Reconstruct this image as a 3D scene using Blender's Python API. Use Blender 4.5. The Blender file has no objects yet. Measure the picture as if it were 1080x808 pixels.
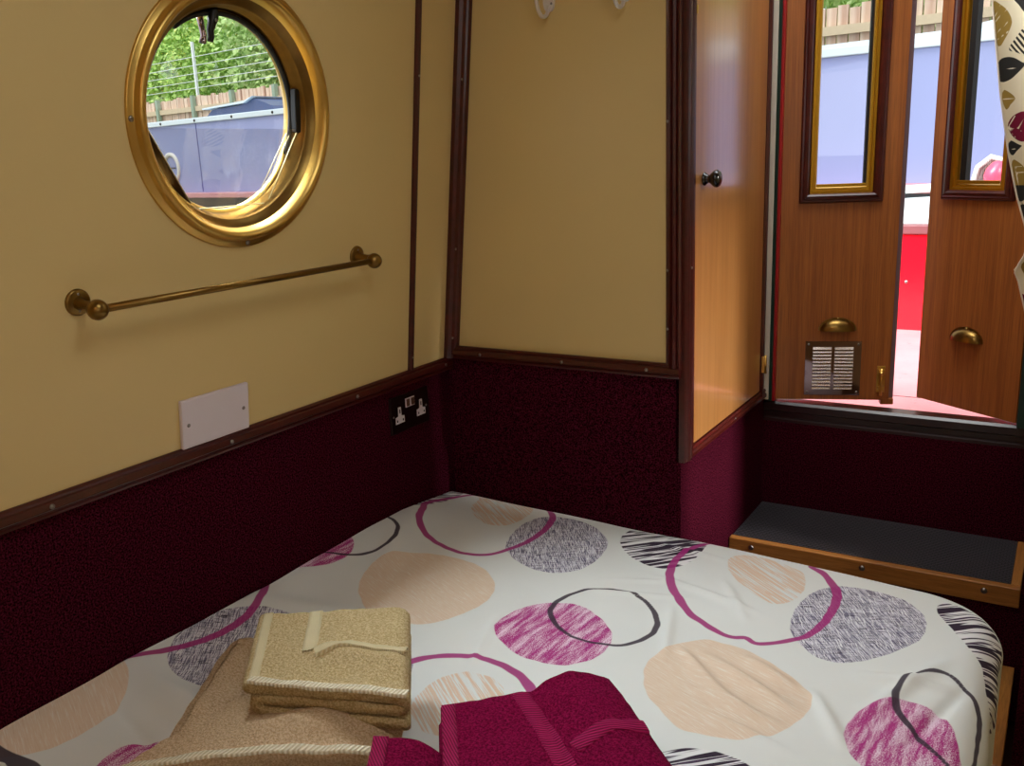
import bpy, bmesh, math, random
import numpy as np
from mathutils import Vector, Matrix, Euler, noise as mnoise
C = bpy.context.scene.collection
SC = bpy.context.scene
PI = math.pi
random.seed(5)

# ------------------------------------------------------------------ camera
cam_d = bpy.data.cameras.new('camera'); cam = bpy.data.objects.new('camera', cam_d); C.objects.link(cam)
SC.camera = cam
CAM = Vector((1.26, -1.751, 1.28))
yaw, pitch, roll = -.5548, .241, -.0411
fwd = Vector((math.sin(yaw)*math.cos(pitch), math.cos(yaw)*math.cos(pitch), -math.sin(pitch)))
rt = Vector((math.cos(yaw), -math.sin(yaw), 0)); up = rt.cross(fwd)
r2 = rt*math.cos(roll) + up*math.sin(roll); u2 = -rt*math.sin(roll) + up*math.cos(roll)
m = Matrix((( r2.x, u2.x, -fwd.x), (r2.y, u2.y, -fwd.y), (r2.z, u2.z, -fwd.z))).to_4x4(); m.translation = CAM
cam.matrix_world = m
cam_d.sensor_fit = 'HORIZONTAL'; cam_d.sensor_width = 36.0; cam_d.lens = 965.0/1080*36.0
cam_d.clip_start = .02; cam_d.clip_end = 200

# ------------------------------------------------------------------ light and exposure
SC.view_settings.view_transform = 'Standard'; SC.view_settings.look = 'None'
SC.view_settings.exposure = 0.0; SC.view_settings.gamma = 1.0; SC.view_settings.use_curve_mapping = False
SKY = 1.4           # overcast sky
world = bpy.data.worlds.new('overcast_sky'); SC.world = world; world.use_nodes = True
bgn = world.node_tree.nodes['Background']; bgn.inputs[0].default_value = (.93, .97, 1.0, 1); bgn.inputs[1].default_value = SKY
def area(name, loc, target, sx, sy, watts, col=(1, 1, 1), spread=180):
    d = bpy.data.lights.new(name, 'AREA'); d.shape = 'RECTANGLE'; d.size = sx; d.size_y = sy; d.energy = watts; d.color = col; d.spread = math.radians(spread)
    o = bpy.data.objects.new(name, d); C.objects.link(o); o.location = loc
    o.rotation_euler = (Vector(target) - Vector(loc)).to_track_quat('-Z', 'Y').to_euler()
    return o
def portal(loc, target, sx, sy):
    o = area('daylight_portal', loc, target, sx, sy, 1); o.data.cycles.is_portal = True
# daylight through the open roof hatch over the steps, the side window behind the viewer and the porthole, plus added fill lamps
area('hatch_daylight', (.90, .33, 2.30), (.90, .30, .5), .6, .5, 4, (.90, .96, 1))
area('ceiling_fill', (1.02, -1.0, 2.012), (1.0, -.9, .5), .60, .60, 6.0, (.90, .96, 1))  # added panel under the closed ceiling, brightens bulkhead and bed
area('porthole_daylight', (-1.0, -.55, 2.95), (.1, -.64, 1.36), 2.1, 2.1, 770, (.86, .95, 1))
area('side_window_daylight', (2.45, -2.25, 1.45), (0, -1.6, .9), 1.1, .5, 1.6, (1, .9, .78))
area('cupboard_side_fill', (3.3, .10, 2.0), (.6, .12, .48), .1, .5, 170, (1, .95, .92))  # added unseen lamp, aimed through the wall slot to brighten the cupboard side
warm_fill = area('warm_cabin_fill', (1.1, -2.4, 1.93), (.9, -2.2, 0), .5, .3, 3.4, (1, .60, .34))  # added warm fill with no fitting, tints the cabin side and bed
sun_d = bpy.data.lights.new('soft_sun', 'SUN'); sun_d.energy = 2.1; sun_d.angle = math.radians(40); sun_d.color = (1, .98, .94)
sun = bpy.data.objects.new('soft_sun', sun_d); C.objects.link(sun); sun.rotation_euler = Vector((.12, .45, -1)).to_track_quat('-Z', 'Y').to_euler()

# ------------------------------------------------------------------ helpers
def lin(c):
    return tuple([((v/255+.055)/1.055)**2.4 if v > 10 else v/255/12.92 for v in c]) + (1,)
class NT:
    def __init__(s, name):
        s.m = bpy.data.materials.new(name); s.m.use_nodes = True; s.t = s.m.node_tree
        s.b = s.t.nodes['Principled BSDF']; s.out = s.t.nodes['Material Output']
    def n(s, typ, **kw):
        nd = s.t.nodes.new(typ)
        for k, v in kw.items():
            if k.startswith('_'): setattr(nd, k[1:], v)
        return nd
    def l(s, a, b): s.t.links.new(a, b)
    def set(s, nd, key, v):
        if isinstance(v, bpy.types.NodeSocket): s.l(v, nd.inputs[key])
        else: nd.inputs[key].default_value = v
    def coord(s, scale=(1, 1, 1), rot=(0, 0, 0), which='Object'):
        tc = s.n('ShaderNodeTexCoord'); mp = s.n('ShaderNodeMapping'); s.l(tc.outputs[which], mp.inputs[0])
        mp.inputs['Scale'].default_value = scale; mp.inputs['Rotation'].default_value = rot
        return mp.outputs[0]
    def noise(s, vec, scale=5, detail=3, rough=.5, dist=0):
        nd = s.n('ShaderNodeTexNoise'); s.l(vec, nd.inputs['Vector']); nd.inputs['Scale'].default_value = scale
        nd.inputs['Detail'].default_value = detail; nd.inputs['Roughness'].default_value = rough; nd.inputs['Distortion'].default_value = dist
        return nd.outputs['Fac']
    def ramp(s, fac, stops, interp='LINEAR'):
        nd = s.n('ShaderNodeValToRGB'); s.set(nd, 'Fac', fac); cr = nd.color_ramp; cr.interpolation = interp
        while len(cr.elements) < len(stops): cr.elements.new(.5)
        for e, (p, c) in zip(cr.elements, stops): e.position = p; e.color = c
        return nd.outputs['Color']
    def mix(s, fac, a, b, blend='MIX'):
        nd = s.n('ShaderNodeMix', _data_type='RGBA', _blend_type=blend)
        s.set(nd, 0, fac); s.set(nd, 6, a); s.set(nd, 7, b); return nd.outputs[2]
    def math(s, op, a, b=0.0):
        nd = s.n('ShaderNodeMath', _operation=op); s.set(nd, 0, a); s.set(nd, 1, b); return nd.outputs[0]
    def step(s, v, lo, hi):
        nd = s.n('ShaderNodeMapRange'); s.set(nd, 0, v); nd.inputs[1].default_value = lo; nd.inputs[2].default_value = hi
        nd.interpolation_type = 'SMOOTHSTEP'; return nd.outputs[0]
    def bump(s, h, strength=.3, dist=.002):
        nd = s.n('ShaderNodeBump'); s.set(nd, 'Height', h); nd.inputs['Strength'].default_value = strength; nd.inputs['Distance'].default_value = dist
        s.l(nd.outputs[0], s.b.inputs['Normal'])
    def col(s, c): s.set(s.b, 'Base Color', c)
    def fin(s, rough=.5, metal=0, coat=0, coat_r=.1, spec=.5, sheen=0):
        b = s.b.inputs; b['Roughness'].default_value = rough; b['Metallic'].default_value = metal
        b['Coat Weight'].default_value = coat; b['Coat Roughness'].default_value = coat_r; b['Specular IOR Level'].default_value = spec
        if sheen: b['Sheen Weight'].default_value = sheen; b['Sheen Roughness'].default_value = .5
        return s.m
def plain(name, rgb, rough=.5, metal=0, coat=0, var=.12, scale=30, bump=0, bscale=200, spec=.5):
    t = NT(name); v = t.coord(); f = t.noise(v, scale, 3)
    c = lin(rgb); d = tuple(x*(1-var) for x in c[:3]) + (1,)
    t.col(t.mix(f, c, d))
    if bump: t.bump(t.noise(v, bscale, 2), bump, .001)
    return t.fin(rough, metal, coat, .1, spec)
def wood(name, c1, c2, grain=(60, 60, 2.5), rough=.35, coat=.5, coat_r=.12, c3=None, fine=.35, spec=.5):
    t = NT(name); v = t.coord(grain); f = t.noise(v, 1.0, 5, .6, .6); f2 = t.noise(t.coord(tuple(g*5 for g in grain)), 1, 3, .6)
    col = t.ramp(f, [(.3, lin(c1)), (.7, lin(c2))])
    col = t.mix(t.math('MULTIPLY', t.step(f2, .45, .7), fine), col, lin(c3 or tuple(x*.55 for x in c1)))
    broad = t.noise(t.coord((6, 6, 1.2)), 1, 2)
    col = t.mix(t.math('MULTIPLY', broad, .35), col, lin(tuple(x*.8 for x in c1)))
    t.col(col); t.bump(f2, .12, .0006)
    return t.fin(rough, 0, coat, coat_r, spec)
def carpet(name, dark, light):
    t = NT(name); v = t.coord(); f = t.noise(v, 320, 3, .7); g = t.noise(v, 60, 4, .7)
    col = t.ramp(f, [(.42, lin(dark)), (.62, lin(light))]); col = t.mix(t.math('MULTIPLY', g, .35), col, lin(dark))
    t.col(col); t.bump(f, .9, .004); return t.fin(1, spec=.02)
def glass(name, fac=.07, tint=(1, 1, 1, 1)):
    t = NT(name); tr = t.n('ShaderNodeBsdfTransparent'); gl = t.n('ShaderNodeBsdfGlossy'); gl.inputs['Roughness'].default_value = .02
    tr.inputs[0].default_value = tint
    mx = t.n('ShaderNodeMixShader'); mx.inputs[0].default_value = fac; t.l(tr.outputs[0], mx.inputs[1]); t.l(gl.outputs[0], mx.inputs[2])
    t.l(mx.outputs[0], t.out.inputs[0]); t.t.nodes.remove(t.b); return t.m

class MB:
    def __init__(s): s.v = []; s.f = []; s.smooth = []
    def add(s, vs, fs, smooth=False):
        o = len(s.v); s.v += [tuple(p) for p in vs]; s.f += [tuple(i+o for i in f) for f in fs]; s.smooth += [smooth]*len(fs); return s
    def box(s, x0, x1, y0, y1, z0, z1, M=None, bev=0):
        bm = bmesh.new(); bmesh.ops.create_cube(bm, size=1)
        for v in bm.verts: v.co = Vector(((x0+x1)/2+v.co.x*(x1-x0), (y0+y1)/2+v.co.y*(y1-y0), (z0+z1)/2+v.co.z*(z1-z0)))
        if bev: bmesh.ops.bevel(bm, geom=bm.edges[:], offset=bev, segments=2, profile=.5, affect='EDGES')
        if M: bm.transform(M)
        bm.verts.index_update(); s.add([v.co[:] for v in bm.verts], [[v.index for v in f.verts] for f in bm.faces]); bm.free(); return s
    def lathe(s, prof, seg=32, M=None, closed=False):
        """profile (r, z) about local Z"""
        vs = []; fs = []; n = len(prof)
        for i in range(seg):
            a = 2*PI*i/seg
            for r, z in prof: vs.append(Vector((r*math.cos(a), r*math.sin(a), z)))
        for i in range(seg):
            j = (i+1) % seg
            for k in range(n if closed else n-1):
                k2 = (k+1) % n; fs.append((i*n+k, j*n+k, j*n+k2, i*n+k2))
        if M: vs = [M @ p for p in vs]
        return s.add(vs, fs, True)
    def tube(s, pts, rad, seg=12, cap=True):
        pts = [Vector(p) for p in pts]; n = len(pts); vs = []; fs = []
        rr = rad if isinstance(rad, (list, tuple)) else [rad]*n; ref = None
        for i, p in enumerate(pts):
            t = (pts[min(i+1, n-1)] - pts[max(i-1, 0)]).normalized()
            if ref is None: ref = t.orthogonal().normalized()
            ref = (ref - t*ref.dot(t)).normalized(); b = t.cross(ref)
            for k in range(seg): a = 2*PI*k/seg; vs.append(p + (ref*math.cos(a) + b*math.sin(a))*rr[i])
        for i in range(n-1):
            for k in range(seg): k2 = (k+1) % seg; fs.append((i*seg+k, i*seg+k2, (i+1)*seg+k2, (i+1)*seg+k))
        if cap: fs.append(tuple(range(seg))[::-1]); fs.append(tuple((n-1)*seg+k for k in range(seg)))
        return s.add(vs, fs, True)
    def prof(s, pr, p0, p1, side, nor, smooth=False):
        """extrude closed profile (a along side, b along nor) from p0 to p1"""
        p0, p1, side, nor = map(Vector, (p0, p1, side, nor)); n = len(pr)
        vs = [q + side*a + nor*b for q in (p0, p1) for a, b in pr]
        fs = [(k, (k+1) % n, n+(k+1) % n, n+k) for k in range(n)] + [tuple(range(n))[::-1], tuple(range(n, 2*n))]
        return s.add(vs, fs, smooth)
    def poly(s, pts, z0, z1, M=None):
        """flat polygon (x, y) extruded in local z"""
        n = len(pts); vs = [Vector((x, y, z)) for z in (z0, z1) for x, y in pts]
        if M: vs = [M @ v for v in vs]
        return s.add(vs, [tuple(range(n))[::-1], tuple(range(n, 2*n))] + [(k, (k+1) % n, n+(k+1) % n, n+k) for k in range(n)])
    def grid(s, P, smooth=True, flip=False):
        h, w = len(P), len(P[0]); vs = [P[i][j] for i in range(h) for j in range(w)]
        fs = [(i*w+j, i*w+j+1, (i+1)*w+j+1, (i+1)*w+j) for i in range(h-1) for j in range(w-1)]
        if flip: fs = [f[::-1] for f in fs]
        return s.add(vs, fs, smooth)
    def build(s, name, mat, parent=None, local=False, fixn=True):
        me = bpy.data.meshes.new(name)
        vs = s.v
        if parent is not None and not local:
            inv = WM(parent).inverted(); vs = [inv @ Vector(p) for p in vs]
        me.from_pydata([tuple(p) for p in vs], [], s.f); me.update()
        me.polygons.foreach_set('use_smooth', s.smooth)
        if fixn:
            bm = bmesh.new(); bm.from_mesh(me); bmesh.ops.recalc_face_normals(bm, faces=bm.faces); bm.to_mesh(me); bm.free()
        me.materials.append(mat)
        o = bpy.data.objects.new(name, me); C.objects.link(o)
        if parent is not None: o.parent = parent
        return o
def WM(o):
    m = o.matrix_basis.copy()
    return (WM(o.parent) @ m) if o.parent else m
def tag(o, label=None, cat=None, group=None, kind=None):
    for k, v in (('label', label), ('category', cat), ('group', group), ('kind', kind)):
        if v: o[k] = v
    return o
def empty(name, M, **kw):
    o = bpy.data.objects.new(name, None); C.objects.link(o)
    o.matrix_basis = M if isinstance(M, Matrix) else Matrix.Translation(M)
    o.empty_display_size = .05; return tag(o, **kw)
def struct(o, label=None): o['kind'] = 'structure'; return tag(o, label)
def T(x, y, z): return Matrix.Translation((x, y, z))
def axisM(o, z, x=None):
    z = Vector(z).normalized(); x = Vector(x) if x else z.orthogonal(); x = (x - z*x.dot(z)).normalized(); y = z.cross(x)
    return Matrix(((x.x, y.x, z.x, o[0]), (x.y, y.y, z.y, o[1]), (x.z, y.z, z.z, o[2]), (0, 0, 0, 1)))
def sdf(P, poly, closed=True):
    """signed distance of points P (n,2) to a polygon, or distance to an open line"""
    A = np.array(poly); B = np.roll(A, -1, 0)
    if not closed: A, B = A[:-1], B[:-1]
    d = np.full(len(P), 9.); ins = np.zeros(len(P), bool)
    for a, b in zip(A, B):
        e = b-a; w = P-a; t = np.clip((w@e)/max(e@e, 1e-12), 0, 1); d = np.minimum(d, np.hypot(*(w - t[:, None]*e).T))
        c = (a[1] > P[:, 1]) != (b[1] > P[:, 1]); 
        if c.any(): xi = a[0] + (P[:, 1]-a[1])*(b[0]-a[0])/((b[1]-a[1]) or 1e-9); ins ^= c & (P[:, 0] < xi)
    return np.where(ins, -d, d) if closed else d
def smooth_loop(p, closed=True, k=4):
    p = [np.array(q, float) for q in p]; n = len(p); out = []
    for i in range(n if closed else n-1):
        g = (lambda j: p[j % n]) if closed else (lambda j: p[min(max(j, 0), n-1)])
        a, b, c, d = g(i-1), g(i), g(i+1), g(i+2)
        for t in np.arange(k)/k:
            out.append(.5*((2*b) + (-a+c)*t + (2*a-5*b+4*c-d)*t*t + (-a+3*b-3*c+d)*t**3))
    if not closed: out.append(p[-1])
    return out
def attr(o, name, vals):
    a = o.data.attributes.new(name, 'FLOAT', 'POINT'); a.data.foreach_set('value', np.asarray(vals, dtype=np.float32))

# ------------------------------------------------------------------ materials
M_CREAM = plain('cream_painted_panel', (222, 196, 134), .42, var=.05, scale=4, bump=.15, bscale=150)
M_CARPET = carpet('burgundy_carpet', (22, 0, 5), (104, 30, 52))
M_MAHOG = wood('mahogany_moulding', (84, 24, 18), (58, 14, 12), (30, 30, 30), .36, .35, .15, spec=.4)
M_PLY = wood('honey_varnished_ply', (202, 144, 82), (182, 122, 64), (45, 45, 1.6), .3, 1.0, .14, fine=.18)
M_OAK = wood('brown_varnished_oak', (182, 108, 48), (140, 76, 32), (90, 90, 2.0), .42, .35, .25, fine=.55, spec=.35)
M_EDGE = wood('step_edging_oak', (196, 134, 66), (150, 92, 38), (4, 60, 60), .35, .4, .2, fine=.5)
M_EDGE2 = wood('step_edging_oak_return', (196, 134, 66), (150, 92, 38), (60, 4, 60), .35, .4, .2, fine=.5)
M_SILL = wood('dark_stained_sill', (44, 18, 16), (30, 12, 12), (4, 60, 60), .35, .5, .2)
M_FLOOR = wood('dark_floorboards', (86, 50, 32), (58, 32, 20), (50, 3, 3), .45, .2, .3)
M_BRASS = plain('polished_brass', (222, 182, 98), .34, 1, var=.15, scale=8)
M_BRASSD = plain('aged_brass', (150, 118, 62), .32, 1, var=.35, scale=60)
M_GOLD = plain('gold_anodised_frame', (196, 146, 40), .38, .85, var=.06, scale=5)
M_BLACK = plain('black_plastic', (14, 14, 15), .35, var=.1)
M_RUBBER = plain('black_rubber_seal', (22, 22, 24), .5, var=.1)
M_STEEL = plain('screw_steel', (150, 145, 140), .3, 1)
M_CHROME = plain('mirror_plated_steel', (150, 128, 134), .05, 1, var=.03)
M_WHITEP = plain('white_plastic', (226, 216, 222), .35, var=.03)
M_WHITE = plain('white_enamel', (226, 220, 214), .3, var=.04)
M_BRONZE = plain('bronze_faceplate', (46, 24, 20), .3, .6, var=.2)
M_DARKV = plain('dark_void', (8, 6, 6), .9)
M_CEIL = plain('pale_ceiling_board', (206, 178, 130), .6, var=.05)
M_RED = plain('red_gloss_paint', (214, 10, 30), .25, coat=.4, var=.06, scale=3)
M_DECK = NT('faded_red_deck')
_v = M_DECK.coord(); _c = M_DECK.mix(M_DECK.noise(_v, 5, 5, .6), lin((228, 158, 158)), lin((204, 112, 116)))
M_DECK.col(M_DECK.mix(M_DECK.step(M_DECK.noise(_v, 22, 5, .7), .6, .7), _c, lin((196, 96, 100)))); M_DECK.bump(M_DECK.noise(_v, 120, 3), .3, .002); M_DECK = M_DECK.fin(.5)
M_GREEN = plain('dark_green_paint', (16, 48, 38), .35, var=.1)
M_REDT = plain('red_trim_paint', (170, 28, 34), .35, var=.1)
M_CREAMT = plain('cream_trim_paint', (226, 214, 196), .4, var=.05)
M_GLASS = glass('clear_glass', .035); M_ACRYL = glass('clear_acrylic', .12, (.96, .96, .96, 1))
M_SKIN = plain('outer_steel_skin', (30, 60, 46), .4, var=.1)

# ------------------------------------------------------------------ structure
TL = .1095                                    # the cabin side leans inwards above the rail
NW = Vector((math.cos(TL), 0, -math.sin(TL))); UW = Vector((math.sin(TL), 0, math.cos(TL)))
def wall_frame(y, u=0, off=0):                # local x = towards the bulkhead, y = up the leaning side, z = into the cabin
    o = Vector((.003, y, .826)) + UW*u + NW*off
    return axisM(o, NW, (0, 1, 0))
CEIL = 2.02; PY, PU, PR = -.64, .543, .186    # porthole centre and opening radius
def panel_with_hole(mb, M, x0, x1, y0, y1, cx, cy, r, z):
    seg = 96; h = .30; ring = []; sq = []
    for i in range(seg):
        a = 2*PI*i/seg + PI/4; c, s = math.cos(a), math.sin(a); k = h/max(abs(c), abs(s))
        ring.append((cx+r*c, cy+r*s, z)); sq.append((cx+k*c, cy+k*s, z))
    vs = ring+sq; fs = [(i, (i+1) % seg, seg+(i+1) % seg, seg+i) for i in range(seg)]
    mb.add([M @ Vector(p) for p in vs], fs)
    for a, b, c, d in ((x0, cx-h, y0, y1), (cx+h, x1, y0, y1), (cx-h, cx+h, y0, cy-h), (cx-h, cx+h, cy+h, y1)):
        mb.add([M @ Vector(p) for p in ((a, c, z), (b, c, z), (b, d, z), (a, d, z))], [(0, 1, 2, 3)])
W0 = wall_frame(0)
mb = MB(); panel_with_hole(mb, W0, -3.2, .07, -.02, 1.24, PY, PU, PR, 0)
wall_left = struct(mb.build('wall_left', M_CREAM), 'cream cabin side with brass porthole above burgundy carpet')
mb = MB(); panel_with_hole(mb, W0, -3.3, .66, -.05, 1.3, PY, PU, PR+.012, -.075); mb.build('outer_skin', M_SKIN, wall_left)
MB().box(-.075, 0, -3.3, .02, -.02, .80).build('carpet_lining', M_CARPET, wall_left)
struct(MB().box(-.1, 2.25, -3.3, .62, -.05, 0).build('floor', M_FLOOR))
mb = MB()                                     # ceiling with the roof hatch open above the steps
for a in ((-.1, 2.3, -3.3, .06), (-.1, .60, .06, .66), (1.20, 2.3, .06, .66)): mb.box(a[0], a[1], a[2], a[3], CEIL, CEIL+.06)
struct(mb.build('ceiling', M_CEIL))
mb = MB()                                     # right side with a long window behind the viewer and an added slot for the cupboard fill
mb.box(2.14, 2.2, -3.3, .66, 0, 1.22); mb.box(2.14, 2.2, -3.3, .66, 1.70, CEIL)
for a, b in ((-3.3, -2.8), (-1.7, .06), (.22, .66)): mb.box(2.14, 2.2, a, b, 1.22, 1.70)
mb.box(2.14, 2.2, .06, .22, 1.55, 1.70)
struct(mb.build('wall_right', M_CREAM))
MB().box(-.1, 2.2, -3.3, -3.24, 0, CEIL).build('wall_back', M_CREAM)['kind'] = 'structure'
# bulkhead at the foot of the bed
wf = struct(MB().box(-.02, .575, 0, .025, .826, CEIL).build('wall_front', M_CREAM), 'cream bulkhead panel above burgundy carpet')
MB().box(-.02, .577, -.004, .025, 0, .83).build('carpet_lining', M_CARPET, wf)
# end wall around the doorway
we = MB(); 
we.box(-.1, .600, .612, .66, 0, CEIL); we.box(1.196, 2.2, .612, .66, 0, CEIL); we.box(.600, 1.196, .612, .66, 0, .565); we.box(.60, 1.196, .612, .66, 1.80, CEIL)
we = struct(we.build('wall_end', M_DARKV), 'dark end wall around the bow doorway')
MB().box(.588, 1.24, .600, .612, .30, .572).build('carpet_lining', M_CARPET, we)
sl = MB().prof([(0, 0), (.05, 0), (.05, .054), (.006, .054), (0, .048), (0, .03), (.007, .026), (.007, .012), (0, .008)], (.590, .600, .572), (1.30, .600, .572), (0, 1, 0), (0, 0, 1))
struct(sl.build('trim_1', M_SILL), 'dark stained wooden sill across the doorway')
# jambs: cream, green and red painted edges beside the left door, green at the right
def strip(name, n, x0, x1, y0, y1, z0, z1, mat, label): return struct(MB().box(x0, x1, y0, y1, z0, z1, bev=.001).build('trim_%d' % n, mat), label)
strip('j', 2, .5895, .6035, .590, .612, .632, 1.9, M_CREAMT, 'thin cream painted strip beside the left bow door')
strip('j', 3, .6035, .6115, .594, .650, .628, 1.9, M_GREEN, 'dark green painted jamb beside the left bow door')
strip('j', 4, .6115, .6185, .597, .620, .628, 1.9, M_REDT, 'red painted jamb edge beside the left bow door')
strip('j', 5, 1.183, 1.215, .585, .650, .625, 1.9, M_GREEN, 'dark green painted jamb beside the right bow door')
strip('j', 6, 1.215, 1.30, .590, .612, .60, 1.9, M_SILL, 'dark wood frame at the right of the doorway')
# raised mouldings
RAILP = [(0, 0), (.031, 0), (.031, .006), (.028, .010), (.024, .010), (.022, .014), (.012, .016), (.009, .011), (.007, .011), (.005, .014), (.001, .013), (0, .008)]
FLATP = [(0, 0), (.012, 0), (.012, .005), (.010, .009), (.007, .010), (.005, .010), (.002, .009), (0, .005)]
WIDEP = [(0, 0), (.032, 0), (.032, .008), (.030, .012), (.027, .012), (.025, .009), (.023, .014), (.018, .016), (.015, .011), (.012, .015), (.008, .014), (.006, .010), (.003, .011), (0, .007)]
screw_me = None
def screw(parent, M, r=.0042):
    """small domed screw; M maps local z out of the surface"""
    global screw_me
    if screw_me is None:
        o = MB().lathe([(0, .0022), (.0016, .0021), (.003, .0015), (.0042, 0), (.0042, -.001)], 14).build('screw', M_STEEL); screw_me = o.data
    else:
        o = bpy.data.objects.new('screw', screw_me); C.objects.link(o)
    o.parent = parent; o.matrix_basis = WM(parent).inverted() @ M @ Matrix.Scale(r/.0042, 4); return o
tr = struct(MB().prof(RAILP, (0, -3.2, .795), (0, .0, .795), (0, 0, 1), (1, 0, 0)).build('trim_7', M_MAHOG), 'mahogany rail between cream side and burgundy carpet')
for y in (-1.034, -.692, -.353, -.035): screw(tr, axisM((.0155, y, .811), (1, 0, 0)))
tr = struct(MB().prof(RAILP, (.0, -.002, .822), (.588, -.002, .822), (0, 0, 1), (0, -1, 0)).build('trim_8', M_MAHOG), 'mahogany rail along the bulkhead above the carpet')
for x in (.10, .316, .517): screw(tr, axisM((x, -.0175, .838), (0, -1, 0)))
tr = struct(MB().prof(FLATP, W0 @ Vector((-.166, .0, 0)), W0 @ Vector((-.166, 1.24, 0)), (0, 1, 0), NW).build('trim_9', M_MAHOG), 'slim mahogany strip up the cream cabin side')
for u in (.03, .63): screw(tr, wall_frame(-.160, u, .0095), .003)
COR = [(0, 0), (.026, 0), (.026, .010), (.021, .017), (.013, .020), (.010, .024), (.004, .026), (0, .026)]
tr = struct(MB().prof([(a, b) for a, b in COR], W0 @ Vector((0, .0, 0)), W0 @ Vector((0, 1.24, 0)), (0, -1, 0), NW).build('trim_10', M_MAHOG), 'mahogany corner strip where the cream side meets the bulkhead')
for u in (.05, .26, .63): screw(tr, wall_frame(-.018, u, .0185), .003)
tr = struct(MB().prof(WIDEP, (.5570, 0, .84), (.5570, 0, CEIL), (1, 0, 0), (0, -1, 0)).build('trim_11', M_MAHOG), 'fluted mahogany strip at the bulkhead edge beside the cupboard')
for z in (.927, 1.047, 1.337, 1.6): screw(tr, axisM((.563, -.0135, z), (0, -1, 0)), .003)
# the right side of the entry
struct(MB().box(1.245, 1.265, .20, .612, 0, .60).build('wall_entry', M_CARPET), 'dark carpeted panel right of the entry steps')

# ------------------------------------------------------------------ porthole
PW = wall_frame(PY, PU)
port = empty('window_1', PW); struct(port, 'round brass porthole in the cream cabin side')
MB().lathe([(.2165, 0), (.2165, .003), (.2145, .0045), (.206, .005), (.2045, .007), (.2035, .013), (.2005, .0175), (.196, .019), (.1915, .0165), (.1875, .010), (.185, .002), (.183, -.003)], 128).build('flange_ring', M_BRASS, port, local=True)
MB().lathe([(.184, -.001), (.178, -.008), (.172, -.011), (.1695, -.013), (.1695, -.018), (.166, -.0195), (.1655, -.033), (.1625, -.035), (.1625, -.039)], 128).build('liner', M_BRASSD, port, local=True)
MB().lathe([(.1665, -.038), (.1585, -.0385), (.1565, -.041), (.1565, -.048), (.160, -.051), (.166, -.052), (.178, -.074), (.198, -.077), (.198, -.074), (.186, -.072)], 96).build('pane_frame', M_BRASS, port, local=True)
MB().tube([(.1575*math.cos(math.radians(a)), .1575*math.sin(math.radians(a)), -.0375) for a in range(-25, 126, 5)], .0042, 10).build('rubber_seal', M_RUBBER, port, local=True)
MB().lathe([(0, -.043), (.158, -.043), (.158, -.046), (0, -.046)], 64).build('glass_pane', M_GLASS, port, local=True)
# clear drip box standing in the lower half: pane, bright edges, one cheek painted brown for its dark brass reflection
hp = [(-.163, -.022), (.160, -.022), (.081, -.150), (-.081, -.150)]
h = MB().poly([(x, y) for x, y in hp], -.0225, -.0205).build('drip_guard', M_ACRYL, port, local=True)
mb = MB()
for a, b in ((0, 3), (3, 2), (2, 1)): mb.tube([(hp[a][0], hp[a][1], -.0215), (hp[b][0], hp[b][1], -.0215)], .0010, 6)
mb.build('guard_edge', plain('bright_acrylic_edge', (206, 190, 140), .2, var=.02), port, local=True)
mb = MB(); a, b = Vector((*hp[0], -.0225)), Vector((*hp[3], -.0225)); dz = Vector((0, 0, -.019))
mb.add([a, b, b+dz, a+dz+Vector((-.004, 0, 0)), a+Vector((-.0015, -.0008, 0)), b+Vector((-.0015, -.0008, 0)), b+dz+Vector((-.0015, -.0008, 0)), a+dz+Vector((-.0055, -.0008, 0))], [(0, 1, 2, 3), (4, 5, 6, 7), (0, 1, 5, 4), (1, 2, 6, 5), (2, 3, 7, 6), (3, 0, 4, 7)])
mb.build('guard_cheek', plain('cheek_reflection_brown', (92, 62, 34), .4), port, local=True)
MB().tube([(.150, -.03, -.040), (.078, -.136, -.040)], .0008, 6).tube([(.154, -.03, -.035), (.083, -.136, -.035)], .0008, 6).build('guard_rib', bpy.data.materials['bright_acrylic_edge'], port, local=True)
# black catch at the top, hinge block at the right
mb = MB(); path = [(-.017, .163, -.033), (-.015, .156, -.033), (-.017, .147, -.033), (-.019, .140, -.033), (-.022, .130, -.034), (-.021, .120, -.034), (-.022, .112, -.035)]
mb.tube(path, [.0085, .0075, .0088, .0070, .0060, .0055, .0045], 10)
ct = mb.build('catch_lever', M_BLACK, port, local=True); screw(ct, PW @ T(-.017, .146, -.0245), .003)
MB().tube([(-.026, .151, -.053), (-.023, .138, -.053), (-.019, .122, -.053), (-.022, .110, -.053)], [.006, .005, .005, .006], 8).build('catch_bracket', M_CHROME, port, local=True)
mb = MB(); M = Matrix.Rotation(math.radians(2), 4, 'Z'); mb.box(.153, .1655, -.034, .042, -.032, -.019, M, .002); mb.build('hinge_block', M_BLACK, port, local=True)
for ang in (2, 182, 92, 272): screw(port, PW @ T(.2095*math.cos(math.radians(ang)), .2095*math.sin(math.radians(ang)), .0045), .0052)

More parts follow.
